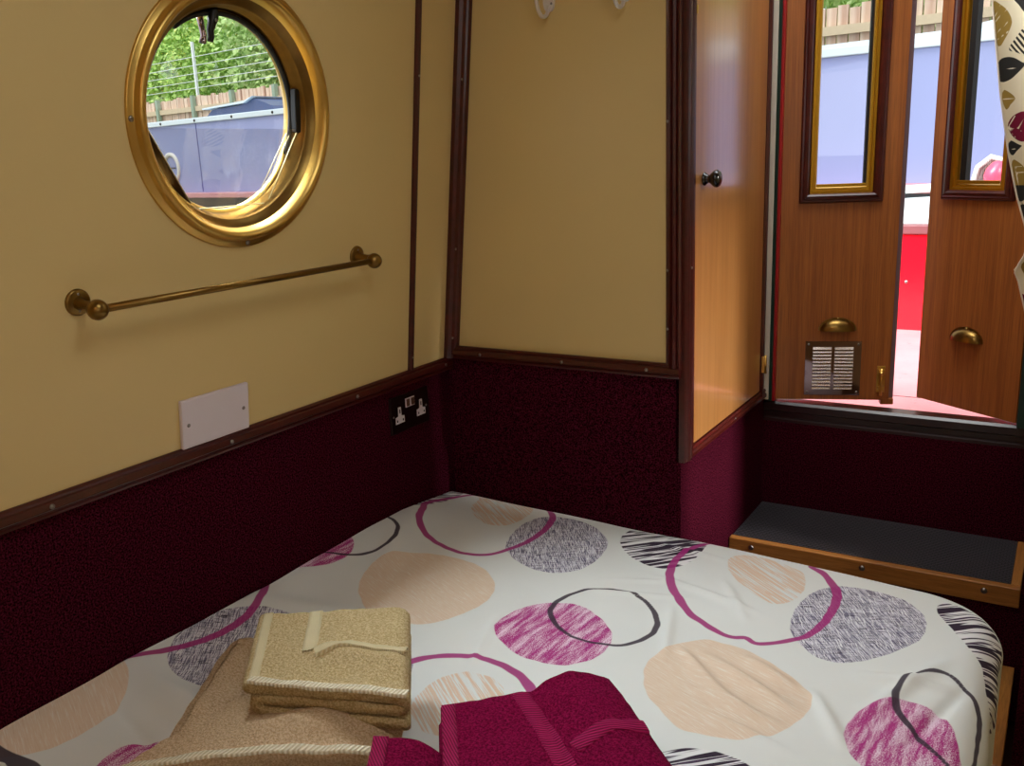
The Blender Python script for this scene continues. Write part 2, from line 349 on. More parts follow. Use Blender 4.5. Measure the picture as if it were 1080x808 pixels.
# ------------------------------------------------------------------ brass towel rail
def wall_uv(y, z): return (z-.826)/math.cos(TL)
u0 = .278
rl = empty('towel_rail', wall_frame(-.65, u0), label='long thin brass towel rail below the porthole', cat='towel rail')
R0 = -.650; La, Ra = -.957-R0, -.343-R0
MB().tube([(La-.0, -.004, .045), (Ra, -.004, .045)], .0058, 16).build('rod', M_BRASSD, rl, local=True)
for x, s in ((La, -1), (Ra, 1)):
    br = MB(); M = T(x, 0, 0)
    br.lathe([(0, .0045), (.017, .0045), (.0195, .003), (.020, 0)], 28, M)
    br.lathe([(.010, .004), (.0082, .008), (.0068, .018), (.0072, .030), (.0095, .038)], 20, M @ T(0, -.001, 0))
    b = br.build('bracket', M_BRASSD, rl, local=True)
    k = MB(); Mk = axisM((x, -.004, .046), (1, 0, 0))
    k.lathe([(0, -.0155)]+[(.0152*math.sin(a), -.0152*math.cos(a)) for a in np.linspace(.15, PI-.15, 12)]+[(0, .0155)], 24, Mk)
    k.build('ball_end', M_BRASSD, b, local=True)
    for yy in (.0125, -.0125): screw(b, WM(rl) @ T(x, yy, .0042), .0024)

# white blanking plate resting on the rail
pc = wall_frame(-.7185, (.868-.826)/math.cos(TL), 0)
pl = empty('blanking_plate', pc, label='white plastic blanking plate above the mahogany rail on the cream side', cat='wall plate')
MB().box(-.0735, .0735, -.043, .043, 0, .0085, bev=.0022).build('plate', M_WHITEP, pl, local=True)
for x in (-.0605, .0605): screw(pl, pc @ T(x, -.002, .0085), .0036)

# double socket on the carpeted side
SM = axisM((.0, -.169, .733), (1, 0, 0), (0, 1, 0))
so = empty('double_socket', SM, label='dark bronze double mains socket with white inserts on burgundy carpet', cat='socket')
MB().box(-.070, .070, -.042, .042, 0, .005, bev=.0015).build('faceplate', M_BRONZE, so, local=True)
for x in (-.039, .039):
    ins = MB().poly([(x-.0045, .017), (x+.0045, .017), (x+.0055, -.003), (x+.0155, -.005), (x+.0155, -.020), (x-.0155, -.020), (x-.0155, -.005), (x-.0055, -.003)], .0045, .0062).build('outlet', M_WHITEP, so, local=True)
    mb = MB()
    for a, b, c, d in ((-.0018, .0018, .003, .012), (-.012, -.0085, -.016, -.011), (.0085, .012, -.016, -.011)): mb.box(x+a, x+b, c, d, .006, .0066)
    mb.build('pin_hole', M_BLACK, ins, local=True)
for x in (-.0085, .0085):
    MB().poly([(x-.0078, .0105), (x+.0078, .0105), (x+.0078, .031), (x-.0078, .031)], .0045, .0064).build('switch_surround', M_WHITEP, so, local=True)
    MB().box(x-.0055, x+.0055, .0125, .029, .0064, .0085, bev=.0008).build('rocker_switch', plain('bronze_rocker', (96, 66, 48), .3), so, local=True)
for x in (-.060, .060): screw(so, SM @ T(x, -.002, .005), .0026)

# white coat hooks at the top of the bulkhead
def hook(x, z, label):
    M = axisM((x, 0, z), (0, -1, 0), (1, 0, 0))          # local z into the cabin, y up? keep x along the bulkhead
    r = empty('coat_hook', T(x, 0, z), label=label, cat='hook', group='white coat hooks on the bulkhead')
    P = []
    for k in range(24):
        a = 2*PI*k/24; P.append((.0135*math.cos(a), .032*math.sin(a)*(1 + .15*math.cos(2*a))))
    MX = Matrix(((1, 0, 0, 0), (0, 0, -1, 0), (0, 1, 0, 0), (0, 0, 0, 1)))
    MB().poly(P, 0, .004, MX).build('back_plate', M_WHITE, r, local=True)
    MB().tube([tuple(q) for q in smooth_loop([(0, -.003, -.016), (0, -.010, -.030), (0, -.022, -.038), (0, -.036, -.038), (0, -.047, -.029), (0, -.053, -.016), (0, -.0555, -.002)], False, 5)], .0041, 12).build('lower_prong', M_WHITE, r, local=True)
    MB().lathe([(.0045, -.003), (.0062, -.001), (.0050, .002), (.0062, .004), (.0066, .012), (.0045, .0165), (0, .018)], 16, axisM((0, -.0545, -.004), (0, -.25, 1))).build('prong_tip', M_WHITE, r, local=True)
    MB().tube([(0, -.003, .006), (0, -.02, .014), (0, -.045, .030), (0, -.065, .056)], [.005, .0042, .004, .0045], 12).build('upper_prong', M_WHITE, r, local=True)
    for xx, zz in ((.006, -.012), (-.006, .0)): screw(r, axisM((x+xx, -.004, z+zz), (0, -1, 0)), .0026)
    return r
hook(.302, 1.593, 'white metal coat hook on the bulkhead, left of the two, nearer the corner')
hook(.470, 1.593, 'white metal coat hook on the bulkhead, right of the two, only its curl showing')

# ------------------------------------------------------------------ cupboard beside the entry
cup = empty('cupboard', T(.589, .30, 0), label='built-in cupboard with tall honey varnished door and burgundy carpeted base', cat='cupboard')
MB().box(.30, .583, .026, .606, 0, CEIL-.002).build('carcass', M_DARKV, cup)
MB().box(.576, .589, -.003, .611, 0, .637).build('carpet_side', M_CARPET, cup)
MB().box(.583, .589, .0, .611, .637, CEIL-.002).build('side_frame', M_MAHOG, cup)
dr = MB().box(.586, .5935, .050, .545, .664, CEIL-.03, bev=.001).build('door', M_PLY, cup)
BORD = [(0, 0), (.010, 0), (.010, .004), (.007, .008), (.003, .008), (0, .005)]
fm = MB()
fm.prof(WIDEP, (.589, -.002, .640), (.589, -.002, CEIL-.002), (0, 1, 0), (1, 0, 0))
fm.prof([(0, 0), (.022, 0), (.022, .006), (.019, .009), (.008, .009), (.006, .012), (.002, .012), (0, .008)], (.589, .030, .640), (.589, .030, CEIL-.002), (0, 1, 0), (1, 0, 0))
fm.prof([(0, 0), (.024, 0), (.024, .007), (.019, .009), (.014, .007), (.010, .011), (.003, .011), (0, .006)], (.589, .002, .637), (.589, .592, .637), (0, 0, 1), (1, 0, 0))
fm.prof([(0, 0), (.018, 0), (.018, .007), (.013, .010), (.005, .010), (0, .006)], (.589, .546, .645), (.589, .546, CEIL-.002), (0, 1, 0), (1, 0, 0))
fm.prof([(0, 0), (.022, 0), (.022, .003), (.016, .005), (.006, .005), (0, .003)], (.589, .566, .640), (.589, .566, CEIL-.002), (0, 1, 0), (1, 0, 0))
frame = fm.build('door_frame', M_MAHOG, cup)
screw(frame, axisM((.600, .33, .648), (1, 0, 0)), .0032); screw(frame, axisM((.604, .016, 1.05), (1, 0, 0)), .003)
kn = MB().lathe([(0, 0), (.0135, 0), (.014, .003), (.011, .006), (.0085, .010), (.0085, .013), (.013, .018), (.0175, .024), (.0182, .029), (.0150, .034), (.008, .037), (0, .038)], 28, axisM((.5930, .110, 1.222), (1, 0, 0)))
tag(kn.build('knob', plain('black_glazed_knob', (12, 14, 14), .12, coat=.6), dr), 'black round knob')
for z in (.735, 1.75):
    hb = MB().box(.594, .6035, .548, .563, z-.022, z+.022, bev=.001).tube([(.604, .556, z-.024), (.604, .556, z+.024)], .0034, 10)
    tag(hb.build('hinge', M_BRASS, cup), 'small brass butt hinge')
MB().box(.593, .600, .048, .054, 1.536, 1.552, bev=.001).build('catch', M_BRASS, cup)

# ------------------------------------------------------------------ the two bow doors, ajar and opening outwards
def bow_door(n, hinge, ang, mirror, label, w=.288):
    """local x runs from the hinge to the free edge, z up, local y = inside face direction"""
    ca, sa = math.cos(ang), math.sin(ang)
    root = empty('door_%d' % n, Matrix(((ca, -sa, 0, hinge[0]), (sa, ca, 0, hinge[1]), (0, 0, 1, 0), (0, 0, 0, 1)))); struct(root, label)
    s = -1 if not mirror else 1          # which side of local y is the room
    Y = lambda d: s*d                    # distance out of the inside face, towards the room
    zb, zt = .631, 1.78
    wx0, wx1, wz = (.062, .232, 1.152) if not mirror else (.066, .236, 1.152)
    wt = 1.70
    def bx(mb, x0, x1, d0, d1, z0, z1, bev=0):
        a, b = sorted((Y(d0), Y(d1))); return mb.box(x0, x1, a, b, z0, z1, bev=bev)
    lf = MB()
    for x0, x1, z0, z1 in ((0, wx0, zb, zt), (wx1, w, zb, zt), (wx0, wx1, zb, wz), (wx0, wx1, wt, zt)): bx(lf, x0, x1, -.022, 0, z0, z1)
    leaf = lf.build('leaf', M_OAK, root, local=True)
    # painted outside skin that shows as the edge
    sk = MB()
    if not mirror: bx(sk, w-.002, w+.014, -.030, -.016, zb-.012, zt, .002)
    for x0, x1, z0, z1 in ((0, wx0, zb, zt), (wx1, w, zb, zt), (wx0, wx1, zb, wz), (wx0, wx1, wt, zt)): bx(sk, x0, x1, -.028, -.022, z0, z1)
    sk.build('outer_skin', plain('weathered_mauve_paint', (128, 104, 112), .5), root, local=True)
    # mahogany moulding round the light, gold frame, seal and glass
    def ring(mb, x0, x1, z0, z1, prf, ):
        c = [(x0, z0), (x1, z0), (x1, z1), (x0, z1)]; n_ = len(prf); vs = []
        for k, (sx, sz) in enumerate(((1, 1), (-1, 1), (-1, -1), (1, -1))):
            for a, b in prf: vs.append((c[k][0]+sx*a, Y(b), c[k][1]+sz*a))
        fs = [(k*n_+i, k*n_+(i+1) % n_, ((k+1) % 4)*n_+(i+1) % n_, ((k+1) % 4)*n_+i) for k in range(4) for i in range(n_)]
        return mb.add(vs, fs)
    wf_ = empty('window', Matrix.Identity(4)); wf_.parent = root
    ring(MB(), wx0-.014, wx1+.014, wz-.012, wt+.014, [(0, 0), (0, .006), (.003, .010), (.007, .010), (.010, .013), (.017, .015), (.021, .012), (.024, .007), (.026, 0)]).build('moulding', M_MAHOG, wf_, local=True)
    ring(MB(), wx0+.011, wx1-.011, wz+.010, wt-.010, [(0, -.022), (0, .008), (.007, .0085), (.008, .004), (.0135, .004), (.0145, .001), (.015, -.022)]).build('gold_frame', M_GOLD, wf_, local=True)
    ring(MB(), wx0+.024, wx1-.024, wz+.024, wt-.024, [(0, -.024), (0, -.004), (.004, -.008), (.004, -.024)]).build('bright_bead', M_BRASS, wf_, local=True)
    sx = (wx1-.032, wx1-.024) if not mirror else (wx1-.042, wx1-.024)
    bx(MB(), sx[0], sx[1], -.022, -.006, wz+.022, wt-.022).build('rubber_seal', M_RUBBER, wf_, local=True)
    bx(MB(), wx0+.022, wx1-.022, -.017, -.013, wz+.022, wt-.022).build('glass_pane', M_GLASS, wf_, local=True)
    bx(MB(), wx0+.026, wx1-.026, .002, .0055, wz+.026, wz+.034, .001).build('frame_lip', M_GOLD, wf_, local=True)
    # cup pull
    cx, cz = (.154, .815) if not mirror else (.151, .803); g = []
    for i in range(17):
        a = PI*i/16; row = []
        for j in range(9):
            b = PI/2*j/8; row.append((cx-.043*math.cos(a)*math.cos(b), Y(.0015+.021*math.sin(b)), cz+.030*math.sin(a)*math.cos(b)))
        g.append(row)
    cp = MB().grid(g); 
    fl = [(cx-.0475*math.cos(PI*i/16), cz+.0345*math.sin(PI*i/16)) for i in range(17)]
    vs = [(x, Y(d), z) for d in (0, .0018) for x, z in fl]; nn = len(fl)
    cp.add(vs, [tuple(range(nn)), tuple(range(nn, 2*nn))[::-1]]+[(k, (k+1) % nn, nn+(k+1) % nn, nn+k) for k in range(nn)])
    cp.lathe([(0, .004), (.003, .003), (.004, 0)], 12, axisM((cx, Y(.0012), cz+.030), (0, s, 0)))
    tag(cp.build('cup_handle', M_BRASSD, root, local=True), 'aged brass cup pull')
    if not mirror:
        # louvred plate
        vt = empty('louvre_vent', Matrix.Identity(4)); vt.parent = root; vt['label'] = 'mirror plated louvre vent'
        x0, x1, z0, z1 = .0765, .2155, .6435, .787
        bx(MB(), x0, x1, 0, .0022, z0, z1, .0006).build('vent_plate', M_CHROME, vt, local=True)
        lv = MB()
        for c0 in (x0+.019, x0+.073):
            for k in range(13):
                zz = z0+.016+k*.0088
                vs = [(c0, Y(.0022), zz), (c0+.046, Y(.0022), zz), (c0+.046, Y(.0062), zz+.0008), (c0, Y(.0062), zz+.0008), (c0, Y(.0022), zz+.0066), (c0+.046, Y(.0022), zz+.0066)]
                lv.add(vs, [(0, 1, 2, 3), (3, 2, 5, 4), (0, 3, 4), (1, 5, 2)])
        lv.build('louvres', plain('satin_plated_louvre', (206, 196, 190), .25, 1, var=.03), vt, local=True)
        for xx in (x0+.008, x1-.008):
            for zz in (z0+.008, z1-.008): screw(vt, WM(root) @ axisM((xx, Y(.0022), zz), (0, s, 0)), .0032)
        # small brass bolt near the free edge
        bt = MB(); bx(bt, .256, .276, 0, .0025, .652, .722, .0008); bt.tube([(.266, Y(.009), .645), (.266, Y(.009), .716)], .0042, 12)
        for zz in (.664, .708): bx(bt, .258, .274, .002, .013, zz-.006, zz+.006, .0015)
        bt.lathe([(.003, 0), (.003, .008), (.0062, .010), (.0062, .015), (0, .018)], 14, axisM((.266, Y(.010), .706), (-.25, s, 0)))
        tag(bt.build('barrel_bolt', M_BRASS, root, local=True), 'small bright brass barrel bolt')
        bx(MB(), w-.020, w+.012, -.024, .001, zb-.012, zb+.004, .002).build('bottom_block', M_OAK, root, local=True)
    return root
bow_door(1, (.613, .608), math.radians(20), False, 'left bow door, brown oak with vent and cup pull, slightly ajar')
bow_door(2, (1.180, .602), math.radians(180-34.5), True, 'right bow door, brown oak with cup pull, opened outwards, partly behind the curtain')

# ------------------------------------------------------------------ entry steps
st = empty('entry_step', T(.91, .46, 0), label='upper entry step with black ribbed mat and oak edging below the bow doors', cat='step')
MB().box(.591, 1.243, .335, .598, .02, .326).build('riser', M_CARPET, st)
MB().box(.593, 1.209, .342, .598, .322, .336).build('tread', M_DARKV, st)
e = MB().box(.591, 1.229, .323, .344, .298, .3425, bev=.002).build('front_edging', M_EDGE, st)
for x in (.647, .907, 1.160): screw(e, axisM((x, .3228, .325), (0, -1, 0)), .0068)
MB().box(1.209, 1.229, .3445, .598, .298, .3425, bev=.002).build('side_edging', M_EDGE2, st)
mt = NT('black_ribbed_rubber'); v = mt.coord((1, 1, 1))
sep = mt.n('ShaderNodeSeparateXYZ'); mt.l(v, sep.inputs[0])
rowf = mt.math('MULTIPLY', sep.outputs[1], 1/.0088); row = mt.math('FLOOR', rowf)
sh = mt.math('MULTIPLY', mt.math('MODULO', row, 2.0), .5); xf = mt.math('ADD', mt.math('MULTIPLY', sep.outputs[0], 1/.0125), sh)
bx_ = mt.math('ABSOLUTE', mt.math('SUBTRACT', mt.math('FRACT', xf), .5)); by_ = mt.math('ABSOLUTE', mt.math('SUBTRACT', mt.math('FRACT', rowf), .5))
hgt = mt.math('MULTIPLY', mt.step(bx_, .46, .30), mt.step(by_, .42, .22))
mt.col(mt.mix(hgt, lin((12, 11, 13)), lin((80, 78, 84)))); mt.bump(hgt, 1.0, .003); M_MAT = mt.fin(.42, spec=.6)  # rib tops painted lighter and grooves darker, standing in for highlight and shade
MB().box(.594, 1.208, .345, .597, .335, .3415).build('rubber_mat', M_MAT, st)
ls = empty('lower_step', T(1.1, .1, 0), label='lower wooden edged step low beside the bed corner', cat='step')
MB().box(.62, 1.19, -.02, .334, .0, .140).build('riser', M_CARPET, ls)
MB().box(.62, 1.178, -.02, .334, .140, .150).build('rubber_mat', M_MAT, ls)
MB().box(1.190, 1.232, -.05, .334, .10, .153, bev=.002).build('side_edging', M_EDGE2, ls)
MB().box(.70, 1.232, -.075, -.051, .10, .153, bev=.002).build('front_edging', M_EDGE, ls)
MB().box(.70, 1.188, -.051, -.02, .0, .150).build('tread_front', M_EDGE, ls)
MB().box(1.150, 1.226, -.045, .33, .0, .10).build('side_panel', M_CARPET, ls)

# ------------------------------------------------------------------ bed and printed sheet
bed = empty('bed', T(.6, -1.0, 0), label='low bed base and mattress filling the corner under the porthole', cat='bed')
MB().box(.01, 1.10, -2.02, -.165, .0, .28, bev=.004).build('bed_base', M_DARKV, bed)
mm = MB()
def rrect(x0, x1, y0, y1, r, k=8):
    o = []
    for cx, cy, a0 in ((x1-r, y1-r, 0), (x0+r, y1-r, PI/2), (x0+r, y0+r, PI), (x1-r, y0+r, 1.5*PI)):
        for i in range(k+1): a = a0+PI/2*i/k; o.append((cx+r*math.cos(a), cy+r*math.sin(a)))
    return o
MB().poly(rrect(.012, 1.15, -1.98, -.14, .08), .28, .44).build('mattress', M_WHITEP, bed)
def sheet_pos(u, v, wr=1.0):
    """u across from the left wall, v along (negative towards the viewer): drape over the mattress"""
    u = np.asarray(u, float); v = np.asarray(v, float)
    Rc = .09
    X1 = 1.222; r = .055
    bx = X1 - r; by = -.03 - .045*np.clip(u, 0, 1.2) - .012     # inner flat limits
    qx = u - (bx - Rc); qy = v - (by - Rc)
    inx = np.maximum(qx, 0); iny = np.maximum(qy, 0)
    L = np.hypot(inx, iny); d = np.where((qx > 0) | (qy > 0), L - Rc, -1.0)
    nx = inx/np.maximum(L, 1e-9); ny = iny/np.maximum(L, 1e-9)
    a = np.clip(d/r, 0, np.pi/2)
    h = np.where(d > 0, r*np.sin(a), 0); drop = np.where(d > 0, r*(1-np.cos(a)) + np.maximum(d - r*np.pi/2, 0), 0)
    over = np.maximum(d, 0)
    x = u - nx*over + nx*h; y = v - ny*over + ny*h
    z = .490 - drop + .022*np.exp(-(u/.07)**2)*np.clip(-(v+.02)/.2, -.6, 1)
    return x, y, z
PRINT = [
    ('beige', 1, 0, [(0.146, -0.543), (0.119, -0.498), (0.104, -0.435), (0.119, -0.384), (0.17, -0.351), (0.239, -0.342), (0.296, -0.351), (0.344, -0.381), (0.38, -0.423), (0.395, -0.465), (0.395, -0.501), (0.386, -0.537), (0.371, -0.573), (0.356, -0.597), (0.326, -0.612), (0.275, -0.621), (0.221, -0.606)]),
    ('magenta', 1, 0, [(0.047, -0.478), (0.044, -0.448), (0.03, -0.42), (0.007, -0.399), (-0.021, -0.387), (-0.051, -0.383), (-0.08, -0.387), (-0.108, -0.399), (-0.131, -0.42), (-0.145, -0.448), (-0.148, -0.478), (-0.142, -0.508), (-0.128, -0.535), (-0.108, -0.557), (-0.081, -0.572), (-0.051, -0.578), (-0.02, -0.572), (0.006, -0.557), (0.027, -0.535), (0.041, -0.508)]),
    ('ringd', 1, 0.004, [(0.081, -0.376), (0.077, -0.342), (0.062, -0.312), (0.037, -0.289), (0.006, -0.275), (-0.027, -0.271), (-0.06, -0.275), (-0.091, -0.289), (-0.116, -0.312), (-0.131, -0.342), (-0.135, -0.376), (-0.128, -0.409), (-0.112, -0.438), (-0.09, -0.463), (-0.061, -0.48), (-0.027, -0.486), (0.007, -0.48), (0.036, -0.463), (0.059, -0.438), (0.074, -0.409)]),
    ('ringm', 1, 0.0065, [(0.02, -0.129), (0.032, -0.183), (0.056, -0.228), (0.089, -0.261), (0.137, -0.291), (0.185, -0.309), (0.236, -0.315), (0.278, -0.3), (0.298, -0.274), (0.32, -0.219), (0.326, -0.165), (0.323, -0.114), (0.308, -0.063), (0.273, -0.022), (0.26, 0.03), (0.2, 0.04), (0.09, 0.0)]),
    ('stripe', 1, 0, [(0.11, -0.096), (0.143, -0.135), (0.194, -0.159), (0.234, -0.146), (0.251, -0.111), (0.251, -0.054), (0.215, -0.02), (0.142, -0.017), (0.068, -0.024), (0.098, -0.045)]),
    ('hatch', 1, 0, [(0.29, -0.237), (0.272, -0.186), (0.266, -0.126), (0.284, -0.081), (0.323, -0.063), (0.377, -0.063), (0.434, -0.087), (0.482, -0.141), (0.497, -0.195), (0.497, -0.246), (0.482, -0.288), (0.449, -0.315), (0.401, -0.315), (0.35, -0.294), (0.311, -0.264)]),
    ('zebra', 1, 0, [(0.503, -0.126), (0.494, -0.09), (0.5, -0.057), (0.533, -0.045), (0.595, -0.041), (0.653, -0.06), (0.671, -0.072), (0.674, -0.117), (0.671, -0.156), (0.656, -0.189), (0.629, -0.207), (0.593, -0.204), (0.551, -0.183), (0.521, -0.153)]),
    ('magenta', 1, 0, [(0.47, -0.567), (0.458, -0.537), (0.461, -0.486), (0.485, -0.444), (0.518, -0.423), (0.557, -0.414), (0.602, -0.432), (0.638, -0.462), (0.656, -0.492), (0.662, -0.528), (0.656, -0.564), (0.638, -0.591), (0.617, -0.606), (0.581, -0.612), (0.539, -0.609), (0.497, -0.588)]),
    ('ringd', 1, 0.0042, [(0.521, -0.462), (0.512, -0.429), (0.518, -0.393), (0.536, -0.36), (0.572, -0.333), (0.617, -0.327), (0.659, -0.348), (0.695, -0.39), (0.707, -0.435), (0.698, -0.474), (0.68, -0.501), (0.647, -0.516), (0.611, -0.522), (0.572, -0.51), (0.542, -0.486)]),
    ('ringm', 1, 0.0068, [(0.704, -0.051), (0.677, -0.051), (0.665, -0.069), (0.647, -0.111), (0.641, -0.162), (0.65, -0.216), (0.671, -0.264), (0.704, -0.309), (0.743, -0.351), (0.773, -0.369), (0.806, -0.387), (0.833, -0.393), (0.851, -0.384), (0.872, -0.396), (0.899, -0.378), (0.926, -0.351), (0.941, -0.327), (0.953, -0.276), (0.956, -0.225), (0.956, -0.21), (0.947, -0.153), (0.917, -0.099), (0.899, -0.081), (0.881, -0.066), (0.9, -0.03), (0.8, -0.01)]),
    ('stripe', 1, 0, [(0.74, -0.141), (0.734, -0.105), (0.758, -0.081), (0.8, -0.078), (0.848, -0.09), (0.875, -0.105), (0.89, -0.147), (0.893, -0.192), (0.884, -0.231), (0.863, -0.252), (0.839, -0.246), (0.809, -0.225), (0.776, -0.195), (0.755, -0.171)]),
    ('hatch', 1, 0, [(0.902, -0.3), (0.899, -0.24), (0.911, -0.174), (0.941, -0.132), (0.983, -0.12), (1.034, -0.123), (1.073, -0.144), (1.103, -0.198), (1.103, -0.267), (1.079, -0.321), (1.052, -0.36), (1.013, -0.393), (0.974, -0.396), (0.938, -0.369), (0.914, -0.336)]),
    ('zebra', 1, 0, [(1.112, -0.132), (1.127, -0.108), (1.16, -0.118), (1.2, -0.14), (1.25, -0.2), (1.29, -0.27), (1.29, -0.34), (1.25, -0.39), (1.219, -0.37), (1.207, -0.336), (1.196, -0.297), (1.172, -0.255), (1.145, -0.207), (1.121, -0.165)]),
    ('beige', 1, 0, [(0.749, -0.573), (0.737, -0.537), (0.74, -0.498), (0.758, -0.453), (0.794, -0.42), (0.827, -0.42), (0.863, -0.423), (0.917, -0.447), (0.956, -0.474), (0.983, -0.498), (0.992, -0.522), (0.992, -0.558), (0.98, -0.603), (0.959, -0.639), (0.926, -0.663), (0.887, -0.672), (0.848, -0.675), (0.824, -0.66), (0.788, -0.63), (0.761, -0.6)]),
    ('magenta', 1, 0, [(1.049, -0.582), (1.049, -0.549), (1.061, -0.507), (1.079, -0.48), (1.103, -0.462), (1.133, -0.462), (1.16, -0.474), (1.175, -0.495), (1.184, -0.519), (1.193, -0.555), (1.199, -0.588), (1.187, -0.633), (1.163, -0.666), (1.136, -0.672), (1.103, -0.657), (1.079, -0.633), (1.061, -0.612)]),
    ('ringd', 1, 0.0046, [(1.133, -0.531), (1.109, -0.498), (1.097, -0.468), (1.097, -0.429), (1.112, -0.396), (1.136, -0.369), (1.154, -0.363), (1.175, -0.381), (1.196, -0.402), (1.211, -0.441), (1.214, -0.492), (1.214, -0.555), (1.196, -0.591), (1.154, -0.558)]),
    ('zebra', 1, 0, [(1.002, -0.786), (0.999, -0.759), (0.987, -0.735), (0.967, -0.716), (0.942, -0.705), (0.916, -0.702), (0.89, -0.705), (0.865, -0.716), (0.845, -0.735), (0.833, -0.759), (0.83, -0.786), (0.835, -0.812), (0.848, -0.835), (0.866, -0.855), (0.889, -0.869), (0.916, -0.874), (0.943, -0.869), (0.966, -0.855), (0.984, -0.835), (0.996, -0.812)]),
    ('ringm', 1, 0.0075, [(0.64, -0.77), (0.636, -0.73), (0.618, -0.694), (0.588, -0.667), (0.551, -0.651), (0.513, -0.645), (0.474, -0.651), (0.437, -0.667), (0.407, -0.694), (0.389, -0.73), (0.385, -0.77), (0.393, -0.809), (0.411, -0.844), (0.438, -0.873), (0.473, -0.893), (0.513, -0.9), (0.552, -0.893), (0.587, -0.873), (0.614, -0.844), (0.632, -0.809)]),
    ('stripe', 1, 0, [(0.479, -0.816), (0.467, -0.792), (0.464, -0.762), (0.467, -0.726), (0.491, -0.693), (0.533, -0.684), (0.566, -0.699), (0.587, -0.723), (0.602, -0.75), (0.599, -0.786), (0.578, -0.822), (0.554, -0.84), (0.521, -0.843)]),
    ('hatch', 1, 0, [(0.244, -0.806), (0.24, -0.768), (0.222, -0.733), (0.194, -0.706), (0.159, -0.691), (0.121, -0.686), (0.084, -0.691), (0.049, -0.706), (0.02, -0.733), (0.003, -0.768), (-0.002, -0.806), (0.006, -0.843), (0.024, -0.877), (0.049, -0.905), (0.083, -0.924), (0.121, -0.931), (0.16, -0.924), (0.193, -0.905), (0.219, -0.877), (0.236, -0.843)]),
    ('ringm', 1, 0.0065, [(0.057, -0.798), (0.049, -0.725), (0.016, -0.659), (-0.038, -0.609), (-0.105, -0.579), (-0.176, -0.57), (-0.247, -0.579), (-0.314, -0.609), (-0.368, -0.659), (-0.401, -0.725), (-0.409, -0.798), (-0.394, -0.869), (-0.361, -0.933), (-0.312, -0.986), (-0.249, -1.023), (-0.176, -1.036), (-0.103, -1.023), (-0.04, -0.986), (0.009, -0.933), (0.042, -0.869)]),
    ('beige', 1, 0, [(0.095, -1.089), (0.09, -1.042), (0.069, -1.0), (0.035, -0.968), (-0.008, -0.949), (-0.053, -0.943), (-0.098, -0.949), (-0.141, -0.968), (-0.175, -1.0), (-0.196, -1.042), (-0.201, -1.089), (-0.192, -1.134), (-0.171, -1.174), (-0.14, -1.208), (-0.1, -1.231), (-0.053, -1.24), (-0.007, -1.231), (0.033, -1.208), (0.064, -1.174), (0.086, -1.134)]),
    ('magenta', 1, 0, [(0.286, -1.104), (0.284, -1.086), (0.275, -1.069), (0.262, -1.056), (0.245, -1.049), (0.227, -1.047), (0.209, -1.049), (0.192, -1.056), (0.178, -1.069), (0.17, -1.086), (0.168, -1.104), (0.172, -1.122), (0.18, -1.138), (0.192, -1.152), (0.208, -1.161), (0.227, -1.165), (0.245, -1.161), (0.261, -1.152), (0.274, -1.138), (0.282, -1.122)]),
    ('zebra', 1, 0, [(0.046, -0.076), (0.041, -0.026), (0.018, 0.02), (-0.02, 0.055), (-0.066, 0.075), (-0.115, 0.082), (-0.165, 0.075), (-0.211, 0.055), (-0.248, 0.02), (-0.271, -0.026), (-0.277, -0.076), (-0.266, -0.126), (-0.243, -0.17), (-0.21, -0.206), (-0.166, -0.232), (-0.115, -0.241), (-0.065, -0.232), (-0.021, -0.206), (0.013, -0.17), (0.036, -0.126)]),
    ('hatch', 1, 0, [(0.422, -0.759), (0.416, -0.729), (0.399, -0.704), (0.374, -0.687), (0.344, -0.681), (0.314, -0.687), (0.289, -0.704), (0.272, -0.729), (0.266, -0.759), (0.272, -0.789), (0.289, -0.814), (0.314, -0.831), (0.344, -0.837), (0.374, -0.831), (0.399, -0.814), (0.416, -0.789)]),
    ('ringd', 0, 0.011, [(-0.007, -1.206), (0.023, -1.191), (0.047, -1.185), (0.068, -1.179), (0.098, -1.176), (0.155, -1.185)]),
]
us = np.concatenate([np.arange(-.0, 1.46, .005)])
vs_ = np.concatenate([np.arange(-2.0, -1.3, .03), np.arange(-1.3, .13, .005)])
UU, VV = np.meshgrid(us, vs_)
X, Y, Z = sheet_pos(UU, VV)
rng = np.random.RandomState(3)
def wave(a, b, ka, kb, ph): return np.sin(a*ka + b*kb + ph)
top = np.clip((X*0+1) * (Z > .44), 0, 1)
Wk = (.0035*wave(UU, VV, 7, 3, .4)*wave(UU, VV, -2, 9, 1) + .0016*wave(UU, VV, 16, -11, 2)*wave(UU, VV, 5, 21, .3))
